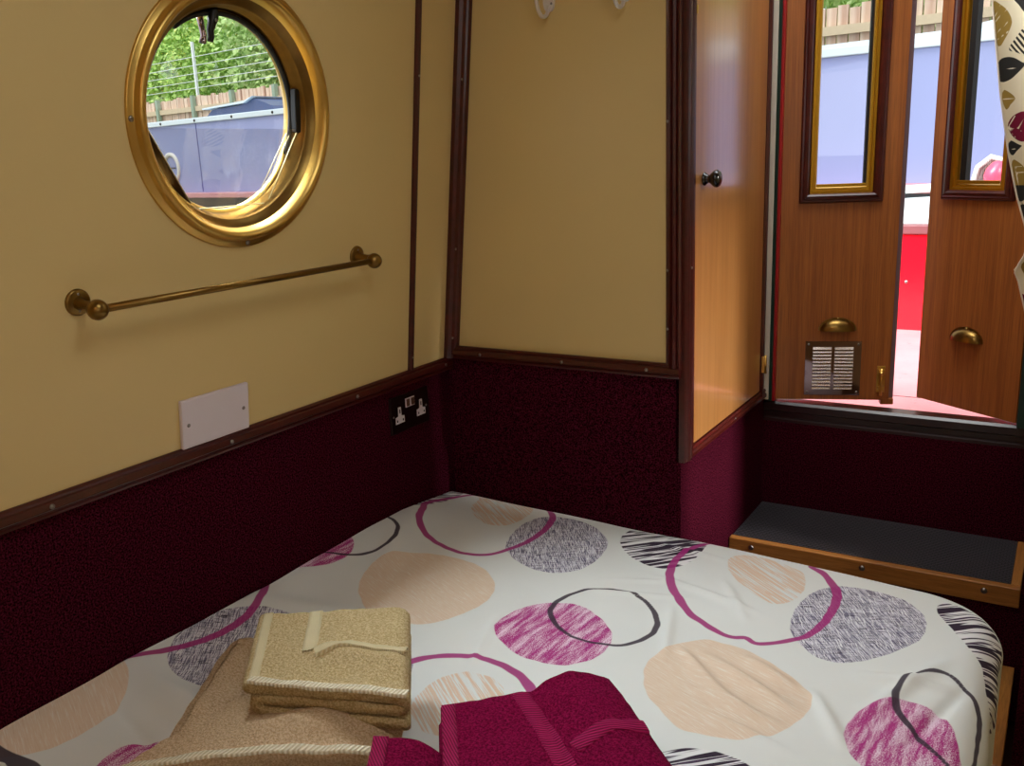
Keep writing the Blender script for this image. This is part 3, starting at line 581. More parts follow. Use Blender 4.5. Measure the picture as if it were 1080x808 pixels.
# soft creases radiating from the right-hand edge and the corner
def crease(x0, y0, x1, y1, w, h):
    a = np.array((x0, y0)); b = np.array((x1, y1)); e = b-a; t = np.clip(((UU-a[0])*e[0]+(VV-a[1])*e[1])/(e@e), 0, 1)
    d = np.hypot(UU-a[0]-t*e[0], VV-a[1]-t*e[1]); return 2.1*h*np.exp(-(d/w)**2)*np.sin(PI*np.clip(t, .02, .98))
for c in ((.62, -.24, .86, -.30, .008, .003), (.70, -.33, .76, -.52, .008, .003), (.80, -.46, .98, -.56, .010, .005), (.78, -.50, .93, -.60, .009, .004), (.82, -.56, .98, -.61, .009, .004), (.86, -.44, .97, -.50, .009, .004), (.76, -.46, .86, -.55, .008, .004),
          (.85, -.62, 1.0, -.66, .009, .003), (.50, -.32, .70, -.24, .006, .0022), (.52, -.36, .72, -.30, .006, .002), (.75, -.20, .84, -.34, .009, .003), (1.02, -.42, 1.18, -.40, .010, .004),
          (1.05, -.55, 1.16, -.30, .012, .004), (1.12, -.60, 1.19, -.36, .010, -.004), (.98, -.48, 1.06, -.62, .010, .004), (.44, -.50, .50, -.70, .008, .003), (.55, -.10, .75, -.13, .007, .002), (.66, -.62, .74, -.70, .010, .003),
          (.02, -.95, .30, -.99, .03, .010), (.0, -.70, .2, -.62, .03, .006), (.05, -1.02, .28, -1.08, .012, -.004), (.02, -.2, .15, -.5, .03, .006)): Wk += crease(*c)
side = np.clip((.47-Z)/.1, 0, 1)
Xn = X + side*.007*np.sin(VV*38+1.5*np.sin(UU*7)) - side*.006*(UU > 1)
Zn = Z + Wk*(1-side)
Zn = np.maximum(Zn, .16)
Yn = Y
Xn = np.maximum(Xn, .006)
mb = MB(); P = np.stack([Xn, Yn, Zn], -1); mb.v = [tuple(p) for p in P.reshape(-1, 3)]
hh, ww = UU.shape; idx = np.arange(hh*ww).reshape(hh, ww)
F_ = np.stack([idx[:-1, :-1], idx[:-1, 1:], idx[1:, 1:], idx[1:, :-1]], -1).reshape(-1, 4); mb.f = [tuple(map(int, f)) for f in F_]; mb.smooth = [True]*len(mb.f)
sheet = None
# printed cotton: each print colour has its own outline attribute
t = NT('printed_cotton')
uvm = t.n('ShaderNodeAttribute', _attribute_name='flat'); flat = uvm.outputs['Vector']
def mapped(scale, rot=0):
    a = t.n('ShaderNodeMapping'); a.inputs['Rotation'].default_value = (0, 0, math.radians(rot)); t.l(flat, a.inputs[0])
    b = t.n('ShaderNodeMapping'); b.inputs['Scale'].default_value = scale; t.l(a.outputs[0], b.inputs[0]); return b.outputs[0]
def mask(name, e=.0012):
    a = t.n('ShaderNodeAttribute', _attribute_name=name); return t.step(a.outputs['Fac'], e, -e)
white = lin((233, 236, 232))
base = t.mix(t.noise(mapped((1, 1, 1)), 8, 3), white, lin((226, 229, 226)))
f = t.noise(mapped((26, 420, 1), 24), 1, 4, .7, .3); g = t.noise(mapped((60, 60, 1)), 1, 3)
be = t.mix(t.step(f, .50, .68), lin((232, 210, 186)), lin((240, 230, 216))); be = t.mix(t.math('MULTIPLY', t.step(f, .46, .3), .5), be, lin((218, 188, 158)))
base = t.mix(mask('beige'), base, be)
f = t.noise(mapped((9, 300, 1), 36), 1, 3, .65, .4)
base = t.mix(t.math('MULTIPLY', mask('stripe'), t.step(f, .44, .52)), base, lin((228, 202, 178)))
f = t.noise(mapped((26, 560, 1), 52), 1, 2, .6, .1); f2 = t.noise(mapped((30, 560, 1), -32), 1, 2, .6, .1); f3 = t.noise(mapped((26, 520, 1), 66), 1, 2, .6)
hm = t.mix(t.step(f, .47, .55), lin((222, 220, 230)), lin((118, 114, 138))); hm = t.mix(t.step(f2, .56, .60), hm, lin((66, 58, 76))); hm = t.mix(t.step(f3, .57, .61), hm, lin((240, 240, 242)))
base = t.mix(mask('hatch'), base, hm)
f = t.noise(mapped((6, 95, 1), -42), 1, 1, .5, .5)
zb = t.mix(t.step(f, .465, .505), lin((56, 44, 60)), lin((236, 236, 236))); zb = t.mix(t.step(f, .60, .63), zb, lin((78, 62, 84)))
base = t.mix(mask('zebra'), base, zb)
f = t.noise(mapped((500, 700, 1), 20), 1, 3, .75); f2 = t.noise(mapped((14, 80, 1), -86), 1, 3, .6)
mg = t.mix(t.step(t.math('ADD', t.math('MULTIPLY', f, .62), t.math('MULTIPLY', f2, .38)), .505, .53), lin((178, 50, 130)), lin((238, 214, 230)))
base = t.mix(mask('magenta'), base, mg)
base = t.mix(t.math('MULTIPLY', mask('ringm'), .93), base, lin((170, 44, 124)), 'MULTIPLY' if False else 'MIX')
base = t.mix(t.math('MULTIPLY', mask('ringd'), .95), base, lin((64, 54, 66)))
t.col(base); t.bump(t.noise(mapped((900, 900, 1)), 1, 2), .12, .0005); M_SHEET = t.fin(.85, spec=.2)
sheet = mb.build('bed_sheet', M_SHEET, fixn=False)
tag(sheet, 'white bed sheet printed with beige, magenta and grey circles and rings', 'bed sheet')
fa = sheet.data.attributes.new('flat', 'FLOAT_VECTOR', 'POINT'); fa.data.foreach_set('vector', np.stack([UU, VV, UU*0], -1).astype(np.float32).ravel())
PT = np.stack([UU.ravel(), VV.ravel()], -1)
# a little wobble so that printed outlines look hand drawn
PTw = PT + .0005*np.stack([np.sin(PT[:, 1]*190)+np.sin(PT[:, 0]*130), np.sin(PT[:, 0]*170+1)+np.sin(PT[:, 1]*110)], -1)
vals = {k: np.full(len(PT), 9.) for k in ('beige', 'stripe', 'hatch', 'zebra', 'magenta', 'ringm', 'ringd')}
for kind, closed, w, pts in PRINT:
    sp = smooth_loop(pts, bool(closed)); q = np.array(sp); near = (PT[:, 0] > q[:, 0].min()-.02) & (PT[:, 0] < q[:, 0].max()+.02) & (PT[:, 1] > q[:, 1].min()-.02) & (PT[:, 1] < q[:, 1].max()+.02)
    if not near.any(): continue
    if kind.startswith('ring'):
        if closed: sp = sp + [sp[0]]
        A = PTw[near]; wv = w*(1 + .22*np.sin(np.arctan2(A[:, 1]-q[:, 1].mean(), A[:, 0]-q[:, 0].mean())*2 + 1))
        d = sdf(A, sp, False) - wv
    else: d = sdf(PTw[near], sp, True)
    vals[kind][near] = np.minimum(vals[kind][near], d)
for k in vals: attr(sheet, k, np.clip(vals[k], -.05, .05))

# ------------------------------------------------------------------ towels
def terry(name, c1, c2, fold=.25):
    t = NT(name); v = t.coord(); f = t.noise(v, 330, 4, .75); g = t.noise(v, 60, 4, .7)
    c = t.mix(t.step(f, .40, .60), lin(c2), lin(c1)); c = t.mix(t.math('MULTIPLY', g, fold), c, lin(c2))
    t.col(c); h = t.math('ADD', f, t.math('MULTIPLY', t.noise(v, 180, 3, .6), 1.2)); t.bump(h, 1.0, .005)
    return t.fin(.95, spec=.05)
def ribbed(name, c1, c2, scale, rot=(0, 0, 0)):
    t = NT(name); w = t.n('ShaderNodeTexWave'); t.l(t.coord((1, 1, 1), rot), w.inputs[0]); w.inputs['Scale'].default_value = scale; w.inputs['Distortion'].default_value = .6
    t.col(t.mix(w.outputs['Fac'], lin(c2), lin(c1))); t.bump(w.outputs['Fac'], .7, .002); return t.fin(.8, spec=.15)
BE1 = terry('beige_terry', (244, 224, 178), (206, 178, 124)); BE2 = terry('peach_beige_terry', (246, 220, 184), (214, 178, 136))
MG = terry('burgundy_terry', (172, 26, 88), (108, 6, 48), .4)
BEB = ribbed('pale_woven_band', (234, 222, 184), (212, 196, 150), 120, (0, 0, .3)); BEH = ribbed('cream_hem_stitching', (240, 232, 210), (206, 192, 158), 60)
MGB = ribbed('burgundy_woven_band', (176, 24, 92), (104, 6, 48), 70, (0, 0, .9)); MGH = ribbed('burgundy_hem', (182, 34, 98), (112, 8, 50), 90, (0, 0, 2.2))
class Towel:
    """quad = near-left, near-right, far-right, far-left corners on the bed; a runs left to right, b near to far"""
    def __init__(s, quad, seed, lump=.004, rise=None, curve=None):
        s.q = [Vector((p[0], p[1], 0)) for p in quad]; s.seed = seed; s.lump = lump; s.rise = rise or (lambda a, b: 0); s.curve = curve or (lambda a, b: (0, 0))
        s.W = ((s.q[1]-s.q[0]).length + (s.q[2]-s.q[3]).length)/2
    def xy(s, a, b):
        p = s.q[0]*(1-a)*(1-b) + s.q[1]*a*(1-b) + s.q[2]*a*b + s.q[3]*(1-a)*b
        c = s.curve(a, b); return p + Vector((c[0], c[1], 0))
    def pt(s, a, b, z, k=1):
        p = s.xy(a, b); q = Vector((p.x*9, p.y*9, s.seed)); n1 = mnoise.noise(q); n2 = mnoise.noise(q*2.7); n3 = mnoise.noise(Vector((p.x*60, p.y*60, z*60+s.seed)))
        return Vector((p.x, p.y, z + k*(s.lump*(n1+.5*n2)) + .0016*n3 + k*.0018*mnoise.noise(Vector((p.x*34, p.y*34, s.seed+4))) + k*s.rise(a, b)))
    def ribbon(s, line, th, name, mat, parent, nb=70, k=lambda a, z: 1, b0=0, b1=1):
        """line: centre points (a, z); thick cloth following it, swept from b0 to b1"""
        L = [np.array((a*s.W, z)) for a, z in line]; R = [L[0]]
        for p, q in zip(L[:-1], L[1:]):
            n = max(1, int(np.linalg.norm(q-p)/.006)); R += [p+(q-p)*i/n for i in range(1, n+1)]
        R = np.array(R)
        for _ in range(3): R[1:-1] = (R[:-2]+2*R[1:-1]+R[2:])/4
        T_ = np.gradient(R, axis=0); T_ /= np.linalg.norm(T_, axis=1)[:, None]; N = np.stack([-T_[:, 1], T_[:, 0]], -1)
        A = R + N*th/2; B = R - N*th/2
        endA = [R[-1] + T_[-1]*th/2*math.sin(x) + N[-1]*th/2*math.cos(x) for x in np.linspace(.5, PI-.5, 4)]
        endB = [R[0] - T_[0]*th/2*math.sin(x) - N[0]*th/2*math.cos(x) for x in np.linspace(.5, PI-.5, 4)]
        loop = list(A) + endA + list(B[::-1]) + endB
        cen = R.mean(0); g = []
        for i in range(nb+1):
            b = b0+(b1-b0)*i/nb; row = []; e = min(i, nb-i)
            for q in loop:
                row.append(s.pt(q[0]/s.W, b, q[1], k(q[0]/s.W, q[1])))
            g.append(row)
        n = len(loop); mb = MB(); vs = [p for r in g for p in r]
        fs = [(i*n+j, i*n+(j+1) % n, (i+1)*n+(j+1) % n, (i+1)*n+j) for i in range(nb) for j in range(n)]
        # end caps: strip between the two sides of the ribbon
        m = len(R)
        for base_ in (0, nb*n):
            for j in range(m-1):
                a0, a1 = j, j+1; b0_, b1_ = m+4+(m-1-j), m+4+(m-1-j-1); fs.append((base_+a0, base_+a1, base_+b1_, base_+b0_))
            fs.append(tuple(base_+x for x in range(m-1, m+5))); fs.append(tuple([base_+x for x in range(2*m+3, 2*m+8)]+[base_]))
        mb.add(vs, fs, True); return mb.build(name, mat, parent)
    def band(s, pts, w, z, name, mat, parent, th=.0022, k=1, w1=None):
        """strip lying on the top: pts = (a, b) centre line, w = half width in metres"""
        P = []
        for (a0, b0), (a1, b1) in zip(pts[:-1], pts[1:]):
            for i in range(24): P.append((a0+(a1-a0)*i/24, b0+(b1-b0)*i/24))
        P.append(pts[-1]); C3 = [s.pt(a, b, z, k) for a, b in P]; up_, lo_ = [], []
        for i, (a, b) in enumerate(P):
            d = (C3[min(i+1, len(P)-1)] - C3[max(i-1, 0)]); d.z = 0; d.normalize(); sd = Vector((-d.y, d.x, 0)); r = []
            for x in (-1, -.94, -.4, .4, .94, 1):
                # find height at the offset point by inverting the quad roughly
                off = C3[i] + sd*w*x; aa, bb = s.inv(off, a, b); hz = s.pt(aa, bb, z, k); edge = -.002 if abs(x) == 1 else th
                r.append(Vector((off.x, off.y, hz.z+edge)))
            up_.append(r)
        return MB().grid(up_).build(name, mat, parent, fixn=False)
    def inv(s, p, a, b):
        for _ in range(4):
            e = .01; f0 = s.xy(a, b); fa_ = (s.xy(a+e, b)-f0)/e; fb_ = (s.xy(a, b+e)-f0)/e; d = p-f0; det = fa_.x*fb_.y-fa_.y*fb_.x
            a += (d.x*fb_.y-d.y*fb_.x)/det; b += (fa_.x*d.y-fa_.y*d.x)/det
        return a, b
def slab(tw, z0, z1, name, mat, parent, n=60, r=.018):
    """padded cloth block between two heights with rounded edges"""
    g = []
    prof_ = [(0, 0), (-.6, .12), (-1, .5), (-.72, .85), (0, 1)]
    rings = []
    for off, hf in ((0, 0), (.7, .08), (1, .35), (1, .65), (.75, .9), (0, 1)):
        ring_ = []
        for k in range(4*n):
            e, f = divmod(k, n); f /= n; a, b = ((f, 0), (1, f), (1-f, 1), (0, 1-f))[e]
            p = tw.pt(a, b, z0+(z1-z0)*hf, hf); c = tw.xy(.5, .5); 
            a2, b2 = a+(a-.5)*.001, b+(b-.5)*.001; d = Vector(((a-.5), (b-.5), 0)); m_ = max(abs(d.x), abs(d.y)); 
            nx = (tw.q[1]-tw.q[0]).normalized()*((1 if a > .5 else -1)*max(0, (abs(a-.5)-.42)/.08)) + (tw.q[3]-tw.q[0]).normalized()*((1 if b > .5 else -1)*max(0, (abs(b-.5)-.42)/.08))
            nx = nx.normalized() if nx.length > 0 else nx
            ring_.append(p + nx*r*(off-1) if True else p)
        rings.append(ring_)
    mb = MB(); N = 4*n; vs = [p for R in rings for p in R]
    fs = [(i*N+k, i*N+(k+1) % N, (i+1)*N+(k+1) % N, (i+1)*N+k) for i in range(len(rings)-1) for k in range(N)]
    mb.add(vs, fs, True)
    # top surface
    sh = r/max(tw.W, .1); G = [[None]*(n+1) for _ in range(n+1)]
    for i in range(n+1):
        for j in range(n+1):
            a, b = j/n, i/n
            if i in (0, n) or j in (0, n):
                if i == 0: k = j
                elif i == n: k = 2*n+(n-j)
                elif j == n: k = n+i
                else: k = (3*n+(n-i))
                G[i][j] = rings[-1][k % N]
            else:
                ea = min(a, 1-a, b, 1-b); p = tw.pt(a, b, z1, 1); q = tw.xy(.5, .5); c = 1 - sh*1.2
                aa, bb = .5+(a-.5)*c, .5+(b-.5)*c; p = tw.pt(aa, bb, z1 + .004*min(1, ea/.1), 1); G[i][j] = p
    mb.grid(G, True); return mb.build(name, mat, parent)

# beige bath towel, folded, lower of the pair
bt = empty('bath_towel', T(.33, -.95, .495), label='large beige bath towel folded on the bed beneath the smaller beige towel', cat='towel')
wing = Towel([(.310, -1.150), (.56, -1.10), (.43, -.80), (.122, -.825)], 3.1, .004, rise=lambda a, b: -.004-.030*min(1, max(0, a-.12)*2.4), curve=lambda a, b: (.030*b**8*(1-a)**8, -.022*b**8*(1-a)**8))
slab(wing, .497, .548, 'lower_fold', BE2, bt, r=.026)
pan = Towel([(.305, -1.185), (.580, -1.000), (.515, -.875), (.315, -.985)], 8.4, .004, rise=lambda a, b: .012*math.sin(PI*min(1, max(0, a)))*(1-.35*b) + .020*math.exp(-((a-.66)/.25)**2-((b-.38)/.22)**2))
pan.ribbon([(.98, .526), (.03, .524), (-.0, .534), (.03, .545), (.99, .548)], .014, 'inner_fold', BE2, bt, b0=.04)
pan.ribbon([(-.01, .552), (.25, .558), (.75, .560), (1.0, .556), (1.02, .545)], .016, 'front_flap', BE2, bt)
pan.band([(.02, .03), (.98, .03)], .006, .567, 'hem', BEH, bt, th=.002)
pan.band([(.40, .93), (.98, .93)], .010, .565, 'woven_band', BEB, bt)
# beige hand towel on top
HT = Towel([(.379, -1.020), (.590, -.950), (.451, -.767), (.255, -.870)], 5.7, .0035, rise=lambda a, b: .010*math.exp(-((b-.42+.25*(a-.5))/.10)**2)*min(1, max(0, (a-.25)*3)) + .006*b*a, curve=lambda a, b: (0, 0))
ht = empty('hand_towel', T(.42, -.90, .575), label='small beige hand towel folded on top of the larger beige bath towel', cat='towel')
HT.ribbon([(.97, .579), (.05, .578), (.0, .582), (-.005, .588), (.02, .595), (.3, .597), (.95, .598), (1.0, .602), (1.0, .612), (.95, .6165), (.6, .614), (-.02, .611)], .0145, 'folded_layers', BE1, ht, nb=80, k=lambda a, z: min(1, max(.15, (z-.575)/.04)))
HT.band([(.0, .012), (.995, .012)], .0065, .6225, 'side_hem', BEH, ht, th=.0022)
HT.band([(.02, .0), (.02, 1.0)], .007, .6185, 'end_hem', BEB, ht, th=.0016)
HT.band([(.35, .42), (.355, 1.0)], .0105, .6205, 'woven_band', BEB, ht, th=.0016)
HT.band([(.39, .38), (.62, .50), (.985, .44)], .008, .6225, 'woven_band', BEB, ht, th=.0035)
# burgundy bath towel, lower left piece
mt_ = Towel([(.645, -1.11), (.98, -1.08), (.86, -.86), (.573, -.996)], 1.3, .003, rise=lambda a, b: .064*math.exp(-(max(0, a)/.31)**4))
mb_t = empty('bath_towel', T(.7, -.95, .495), label='burgundy bath towel lying flat beneath the folded burgundy towel, showing at its left', cat='towel')
mt_.ribbon([(.98, .4995), (.02, .499), (-.0, .508), (.02, .517), (.98, .519)], .013, 'folded_layers', MG, mb_t)
mt_.band([(.018, 0), (.018, .98)], .010, .526, 'end_hem', MGH, mb_t, th=.0012)
# burgundy hand towel
def mrise(a, b): return .022*math.exp(-((a-.72-.1*(1-b))/.20)**2)*(.45+.55*b) - .006*math.exp(-((a-.52)/.05)**2)
MT = Towel([(.715, -1.045), (.955, -.900), (.765, -.722), (.597, -.886)], 9.9, .003, rise=mrise)
mh = empty('hand_towel', T(.76, -.88, .535), label='burgundy hand towel folded with woven bands on top of the flat burgundy towel', cat='towel')
MT.ribbon([(.97, .5335), (.03, .532), (-.03, .538), (-.035, .545), (.02, .551), (.5, .552), (.96, .553), (1.0, .557), (1.0, .563), (.95, .5675), (.6, .567), (-.0, .568)], .0125, 'folded_layers', MG, mh, nb=80, k=lambda a, z: min(1, max(.1, (z-.53)/.035)))
MT.band([(.022, .0), (.022, .98)], .0095, .5745, 'end_hem', MGH, mh, th=.0014)
MT.band([(.44, .985), (.50, .6), (.56, .05)], .0125, .5735, 'woven_band', MGB, mh, th=.0014)
MT.band([(.60, .40), (.8, .50), (.99, .52)], .0125, .5735, 'woven_band', MGB, mh, th=.0014)

# ------------------------------------------------------------------ curtain gathered at the right of the doorway
LEAVES = [
    ('olive', [(1.0737, 1.5486), (1.0901, 1.5401), (1.1025, 1.5277), (1.1113, 1.509), (1.1094, 1.4937), (1.1015, 1.4744), (1.0921, 1.4596), (1.0829, 1.4829), (1.0766, 1.5105)]),
    ('black', [(1.1121, 1.5508), (1.1215, 1.5365), (1.1352, 1.5197), (1.1466, 1.5293), (1.1448, 1.5513)]),
    ('lines', [(1.1093, 1.4546), (1.1222, 1.4769), (1.1343, 1.4934), (1.1492, 1.4985), (1.1561, 1.4647), (1.146, 1.439), (1.1246, 1.4465)]),
    ('black', [(1.0942, 1.4322), (1.1064, 1.4391), (1.1212, 1.4367), (1.1367, 1.4264), (1.1432, 1.4225), (1.128, 1.4046), (1.1162, 1.3941), (1.1017, 1.3907), (1.0931, 1.405)]),
    ('olive', [(1.1061, 1.3749), (1.1182, 1.3695), (1.1297, 1.3572), (1.1222, 1.3463), (1.1156, 1.3351), (1.1067, 1.3541)]),
    ('wine', [(1.1201, 1.3047), (1.1263, 1.3206), (1.1363, 1.3281), (1.1476, 1.3305), (1.1641, 1.3208), (1.1721, 1.2998), (1.1657, 1.277), (1.1526, 1.2706), (1.1407, 1.2735), (1.128, 1.2857)]),
    ('black', [(1.1268, 1.2741), (1.1413, 1.2665), (1.1501, 1.2614), (1.1422, 1.2547), (1.1335, 1.2433), (1.1249, 1.2577)]),
    ('olive', [(1.1343, 1.2339), (1.1441, 1.2312), (1.1568, 1.219), (1.1658, 1.1999), (1.1635, 1.1763), (1.1532, 1.1717), (1.1437, 1.1838), (1.1355, 1.2054)]),
    ('black', [(1.1557, 1.1412), (1.1646, 1.1426), (1.1736, 1.1267), (1.1699, 1.1094), (1.1617, 1.1152)]),
    ('olive', [(1.1672, 1.0156), (1.1766, 1.0277), (1.1833, 1.0101), (1.1765, 0.9981)]),
]
VEINS = [[(1.0703, 1.4954), (1.102, 1.5343)], [(1.0759, 1.4769), (1.1109, 1.5135)], [(1.0737, 1.5063), (1.0899, 1.5423)], [(1.0819, 1.4684), (1.1086, 1.4905)], [(1.0957, 1.4128), (1.1434, 1.4202)], [(1.1065, 1.3565), (1.1317, 1.3583)], [(1.1207, 1.2977), (1.1717, 1.3044)], [(1.1216, 1.3), (1.1323, 1.3249)], [(1.1406, 1.3014), (1.1485, 1.3194)], [(1.1241, 1.2952), (1.1371, 1.2783)], [(1.1386, 1.2991), (1.1512, 1.2869)], [(1.1305, 1.2552), (1.1501, 1.2614)], [(1.1387, 1.2196), (1.1528, 1.1765)], [(1.1406, 1.2219), (1.1534, 1.2215)], [(1.1407, 1.2077), (1.1586, 1.2096)]]
cu = empty('curtain', T(1.3, .45, 1.2), label='cream curtain printed with olive, black and burgundy leaves at the right doorway edge', cat='curtain')
zs = np.linspace(.86, 1.86, 170); rows = []; attrs = []
for z in zs:
    # left hem: slants in to the tie at z = 1.06, then flares to a loose tip
    if z > 1.07: x0 = np.interp(z, [1.07, 1.106, 1.165, 1.252, 1.366, 1.551, 1.86], [1.178, 1.166, 1.147, 1.125, 1.102, 1.073, 1.03])
    else: x0 = np.interp(z, [.86, .985, 1.008, 1.03, 1.07], [1.20, 1.165, 1.155, 1.170, 1.178])
    x1 = 1.47 - .05*math.exp(-((z-1.07)/.12)**2)
    r = []
    for k in range(90):
        s_ = k/89; x = x0+(x1-x0)*s_; amp = .004+.022*min(1, s_*3); r.append((x, .45+amp*math.sin(s_*19+.6)-.02*math.exp(-((z-1.05)/.05)**2)*s_, z)); attrs.append((x, z))
    rows.append(r)
t = NT('leaf_print_cotton'); v = t.coord()
def cm(name, e=.0006): a = t.n('ShaderNodeAttribute', _attribute_name=name); return t.step(a.outputs['Fac'], e, -e)
cc = t.mix(t.noise(v, 20, 3), lin((226, 214, 186)), lin((216, 202, 170)))
cc = t.mix(cm('olive'), cc, lin((150, 122, 58))); cc = t.mix(cm('black'), cc, lin((44, 42, 40)))
ln = t.n('ShaderNodeTexWave'); t.l(t.coord((1, 1, 1), (0, .7, 0)), ln.inputs[0]); ln.inputs['Scale'].default_value = 42; ln.inputs['Distortion'].default_value = 1
cc = t.mix(t.math('MULTIPLY', cm('lines'), t.step(ln.outputs['Fac'], .4, .55)), cc, lin((46, 42, 38))); cc = t.mix(cm('wine'), cc, lin((112, 20, 48)))
cc = t.mix(cm('veins'), cc, lin((228, 216, 190))); t.col(cc); t.bump(t.noise(v, 900, 2), .2, .0006); M_CURT = t.fin(.8, spec=.15)
co = MB().grid(rows).build('curtain_cloth', M_CURT, cu, fixn=False)
AP = np.array(attrs); vals = {k: np.full(len(AP), 9.) for k in ('olive', 'black', 'lines', 'wine', 'veins')}
reps = [(0, 0), (.13, .075), (.27, -.02), (.02, .40), (.16, .42), (.15, -.36), (.02, -.37), (.28, .30)]
for dx, dz in reps:
    for kind, p in LEAVES: 
        q = np.array(smooth_loop(p)) + (dx, dz); vals[kind] = np.minimum(vals[kind], sdf(AP, q))
    for p in VEINS: vals['veins'] = np.minimum(vals['veins'], sdf(AP, np.array(p)+(dx, dz), False)-.0011)
for k in vals: attr(co, k, vals[k])
sm = co.modifiers.new('thickness', 'SOLIDIFY'); sm.thickness = .0012
MB().tube([r[0] for r in rows[::3]], .0018, 8).build('hem', M_CREAMT, cu)

# ------------------------------------------------------------------ outside: the bow well
wl_ = empty('bow_well', T(.9, 1.5, .5), label='faded red deck and red painted front of the open bow well', cat='boat deck')
MB().box(-.05, 1.95, .665, 2.40, .44, .50).build('deck_boards', M_DECK, wl_)
MB().box(-.05, 1.95, 1.262, 1.264, .4995, .5012).build('deck_joint', M_DARKV, wl_)
rb = MB().box(-.05, 1.95, 2.40, 2.44, .44, .905, bev=.003).build('front_panel', M_RED, wl_); screw(rb, axisM((.666, 2.399, .705), (0, -1, 0)), .008)
for x in (-.09, 1.95): MB().box(x, x+.04, .665, 2.44, .44, .86, bev=.003).build('side_panel', M_RED, wl_)
MB().box(-.09, 1.99, 2.385, 2.46, .905, .945, bev=.006).build('wooden_capping', plain('weathered_maroon_capping', (112, 60, 62), .5), wl_)
fd = empty('foredeck', T(.7, 3.1, .93), label='pale grey foredeck beyond the red panel', cat='boat deck')
mb = MB().poly([(-.09, 2.46), (1.99, 2.46), (1.5, 3.6), (.95, 4.2), (.4, 3.6)], .90, .985); mb.build('deck_plate', plain('pale_deck_paint', (214, 222, 220), .5, var=.1, scale=8), fd)
MB().tube([(-.05, 2.5, 1.01), (.42, 3.6, 1.03), (.95, 4.18, 1.04), (1.48, 3.6, 1.03), (1.95, 2.5, 1.01)], .022, 12).build('gunwale_bar', plain('pale_rail_paint', (226, 232, 230), .4, var=.06), fd)
# rope coil and rope-wrapped fender with a pink buoy
FX, FY = .944, 2.62
M_ROPE = ribbed('grey_white_rope', (214, 210, 204), (150, 146, 140), 55)
rp = empty('rope_fender', T(FX, FY, .985), label='grey rope fender looped over a pink buoy on the foredeck', cat='fender')
for k in range(3):
    MB().tube([(FX-.070+.011*k, FY+.02*k, .99), (FX-.072+.012*k, FY+.02*k, 1.10), (FX-.058+.012*k, FY+.02*k, 1.165-.01*k), (FX-.012, FY+.02*k, 1.205-.012*k), (FX+.04, FY+.02*k, 1.19-.01*k), (FX+.062-.01*k, FY+.02*k, 1.13), (FX+.066-.01*k, FY+.02*k, .99)], .0125, 10).build('rope', M_ROPE, rp)
MB().lathe([(0, -.055), (.022, -.048), (.038, -.02), (.040, .01), (.028, .042), (.012, .056), (0, .058)], 24, axisM((FX+.010, FY-.04, 1.135), (.35, -.1, 1))).build('buoy', plain('pink_buoy', (236, 70, 96), .35), rp)
MB().box(FX-.03, FX+.07, FY-.02, FY+.04, .985, 1.075, bev=.008).build('base_block', plain('grey_fender_base', (96, 86, 84), .6, var=.3), rp)
# ------------------------------------------------------------------ neighbouring boat lying across the view
BM = Matrix.Translation((.1, 6.0, 0)) @ Matrix.Rotation(math.radians(-9.4), 4, 'Z')     # local x along the boat, y away
nb_ = empty('narrowboat', BM, label='long blue narrowboat moored beyond the cabin, pale roof edge and round window', cat='boat')
M_BLUE = plain('slate_blue_boat_paint', (150, 158, 204), .45, var=.1, scale=1.5); M_PALE = plain('pale_roof_rail', (214, 226, 232), .45, var=.05)
CAMX = wall_frame
mb = MB().box(-17, 5, 0, 1.9, .95, 1.96); cs = mb.build('cabin_side', M_BLUE, nb_, local=True)
MB().box(-17, 5, -.03, .05, 1.95, 2.02, bev=.008).build('roof_rail', M_PALE, nb_, local=True)
MB().box(-17, 5, .05, 1.9, 1.95, 2.03).build('roof', plain('pale_blue_roof', (176, 200, 214), .5, var=.08), nb_, local=True)
MB().box(-17, 5, -.22, 2.1, .90, .97, bev=.01).build('gunwale', plain('pink_gunwale_stripe', (214, 150, 156), .45), nb_, local=True)
MB().box(-17, 5, -.20, 2.08, .2, .90).build('hull', plain('black_hull', (40, 38, 42), .5, var=.3, scale=6), nb_, local=True)
MB().box(-9.99, -9.972, -.004, .01, .98, 1.95).build('panel_joint', plain('dark_blue_joint', (70, 78, 150), .5), nb_, local=True)  # darker blue joint line between the side panels
for k in range(9): MB().lathe([(0, .012), (.016, .010), (.02, 0)], 10, axisM((-12.8+k*.95, -.03, 1.985), (0, -1, 0))).build('roof_rail_stud', M_DARKV, nb_, local=True)
w = MB().lathe([(.235, 0), (.235, .02), (.20, .035), (.175, .02), (.172, -.02)], 40, axisM((-10.78, 0, 1.33), (0, -1, 0))).build('porthole_ring', plain('pale_porthole_ring', (226, 224, 214), .35), nb_, local=True)
w2 = MB().lathe([(0, .006), (.174, .006)], 40, axisM((-10.78, 0, 1.33), (0, -1, 0))).build('porthole_glass', plain('pale_green_glass', (150, 190, 186), .1), w)
w2.parent = nb_
MB().box(-10.9, -10.66, -.012, -.008, 1.325, 1.345).build('porthole_bar', M_BLACK, nb_, local=True)
rbx = MB().prof([(0, 0), (1.85, 0), (1.75, .10), (1.35, .22), (1.0, .15), (.25, .13)], (-10.55, .5, 2.03), (-10.55, 1.1, 2.03), (1, 0, 0), (0, 0, 1)).build('roof_box', plain('dark_blue_roof_box', (66, 84, 126), .4), nb_, local=True)
MB().prof([(0, .14), (1.1, .17), (1.3, .235), (1.32, .25), (1.1, .20), (0, .16)], (-10.5, .45, 2.03), (-10.5, 1.15, 2.03), (1, 0, 0), (0, 0, 1)).build('roof_box_lid', M_PALE, nb_, local=True)
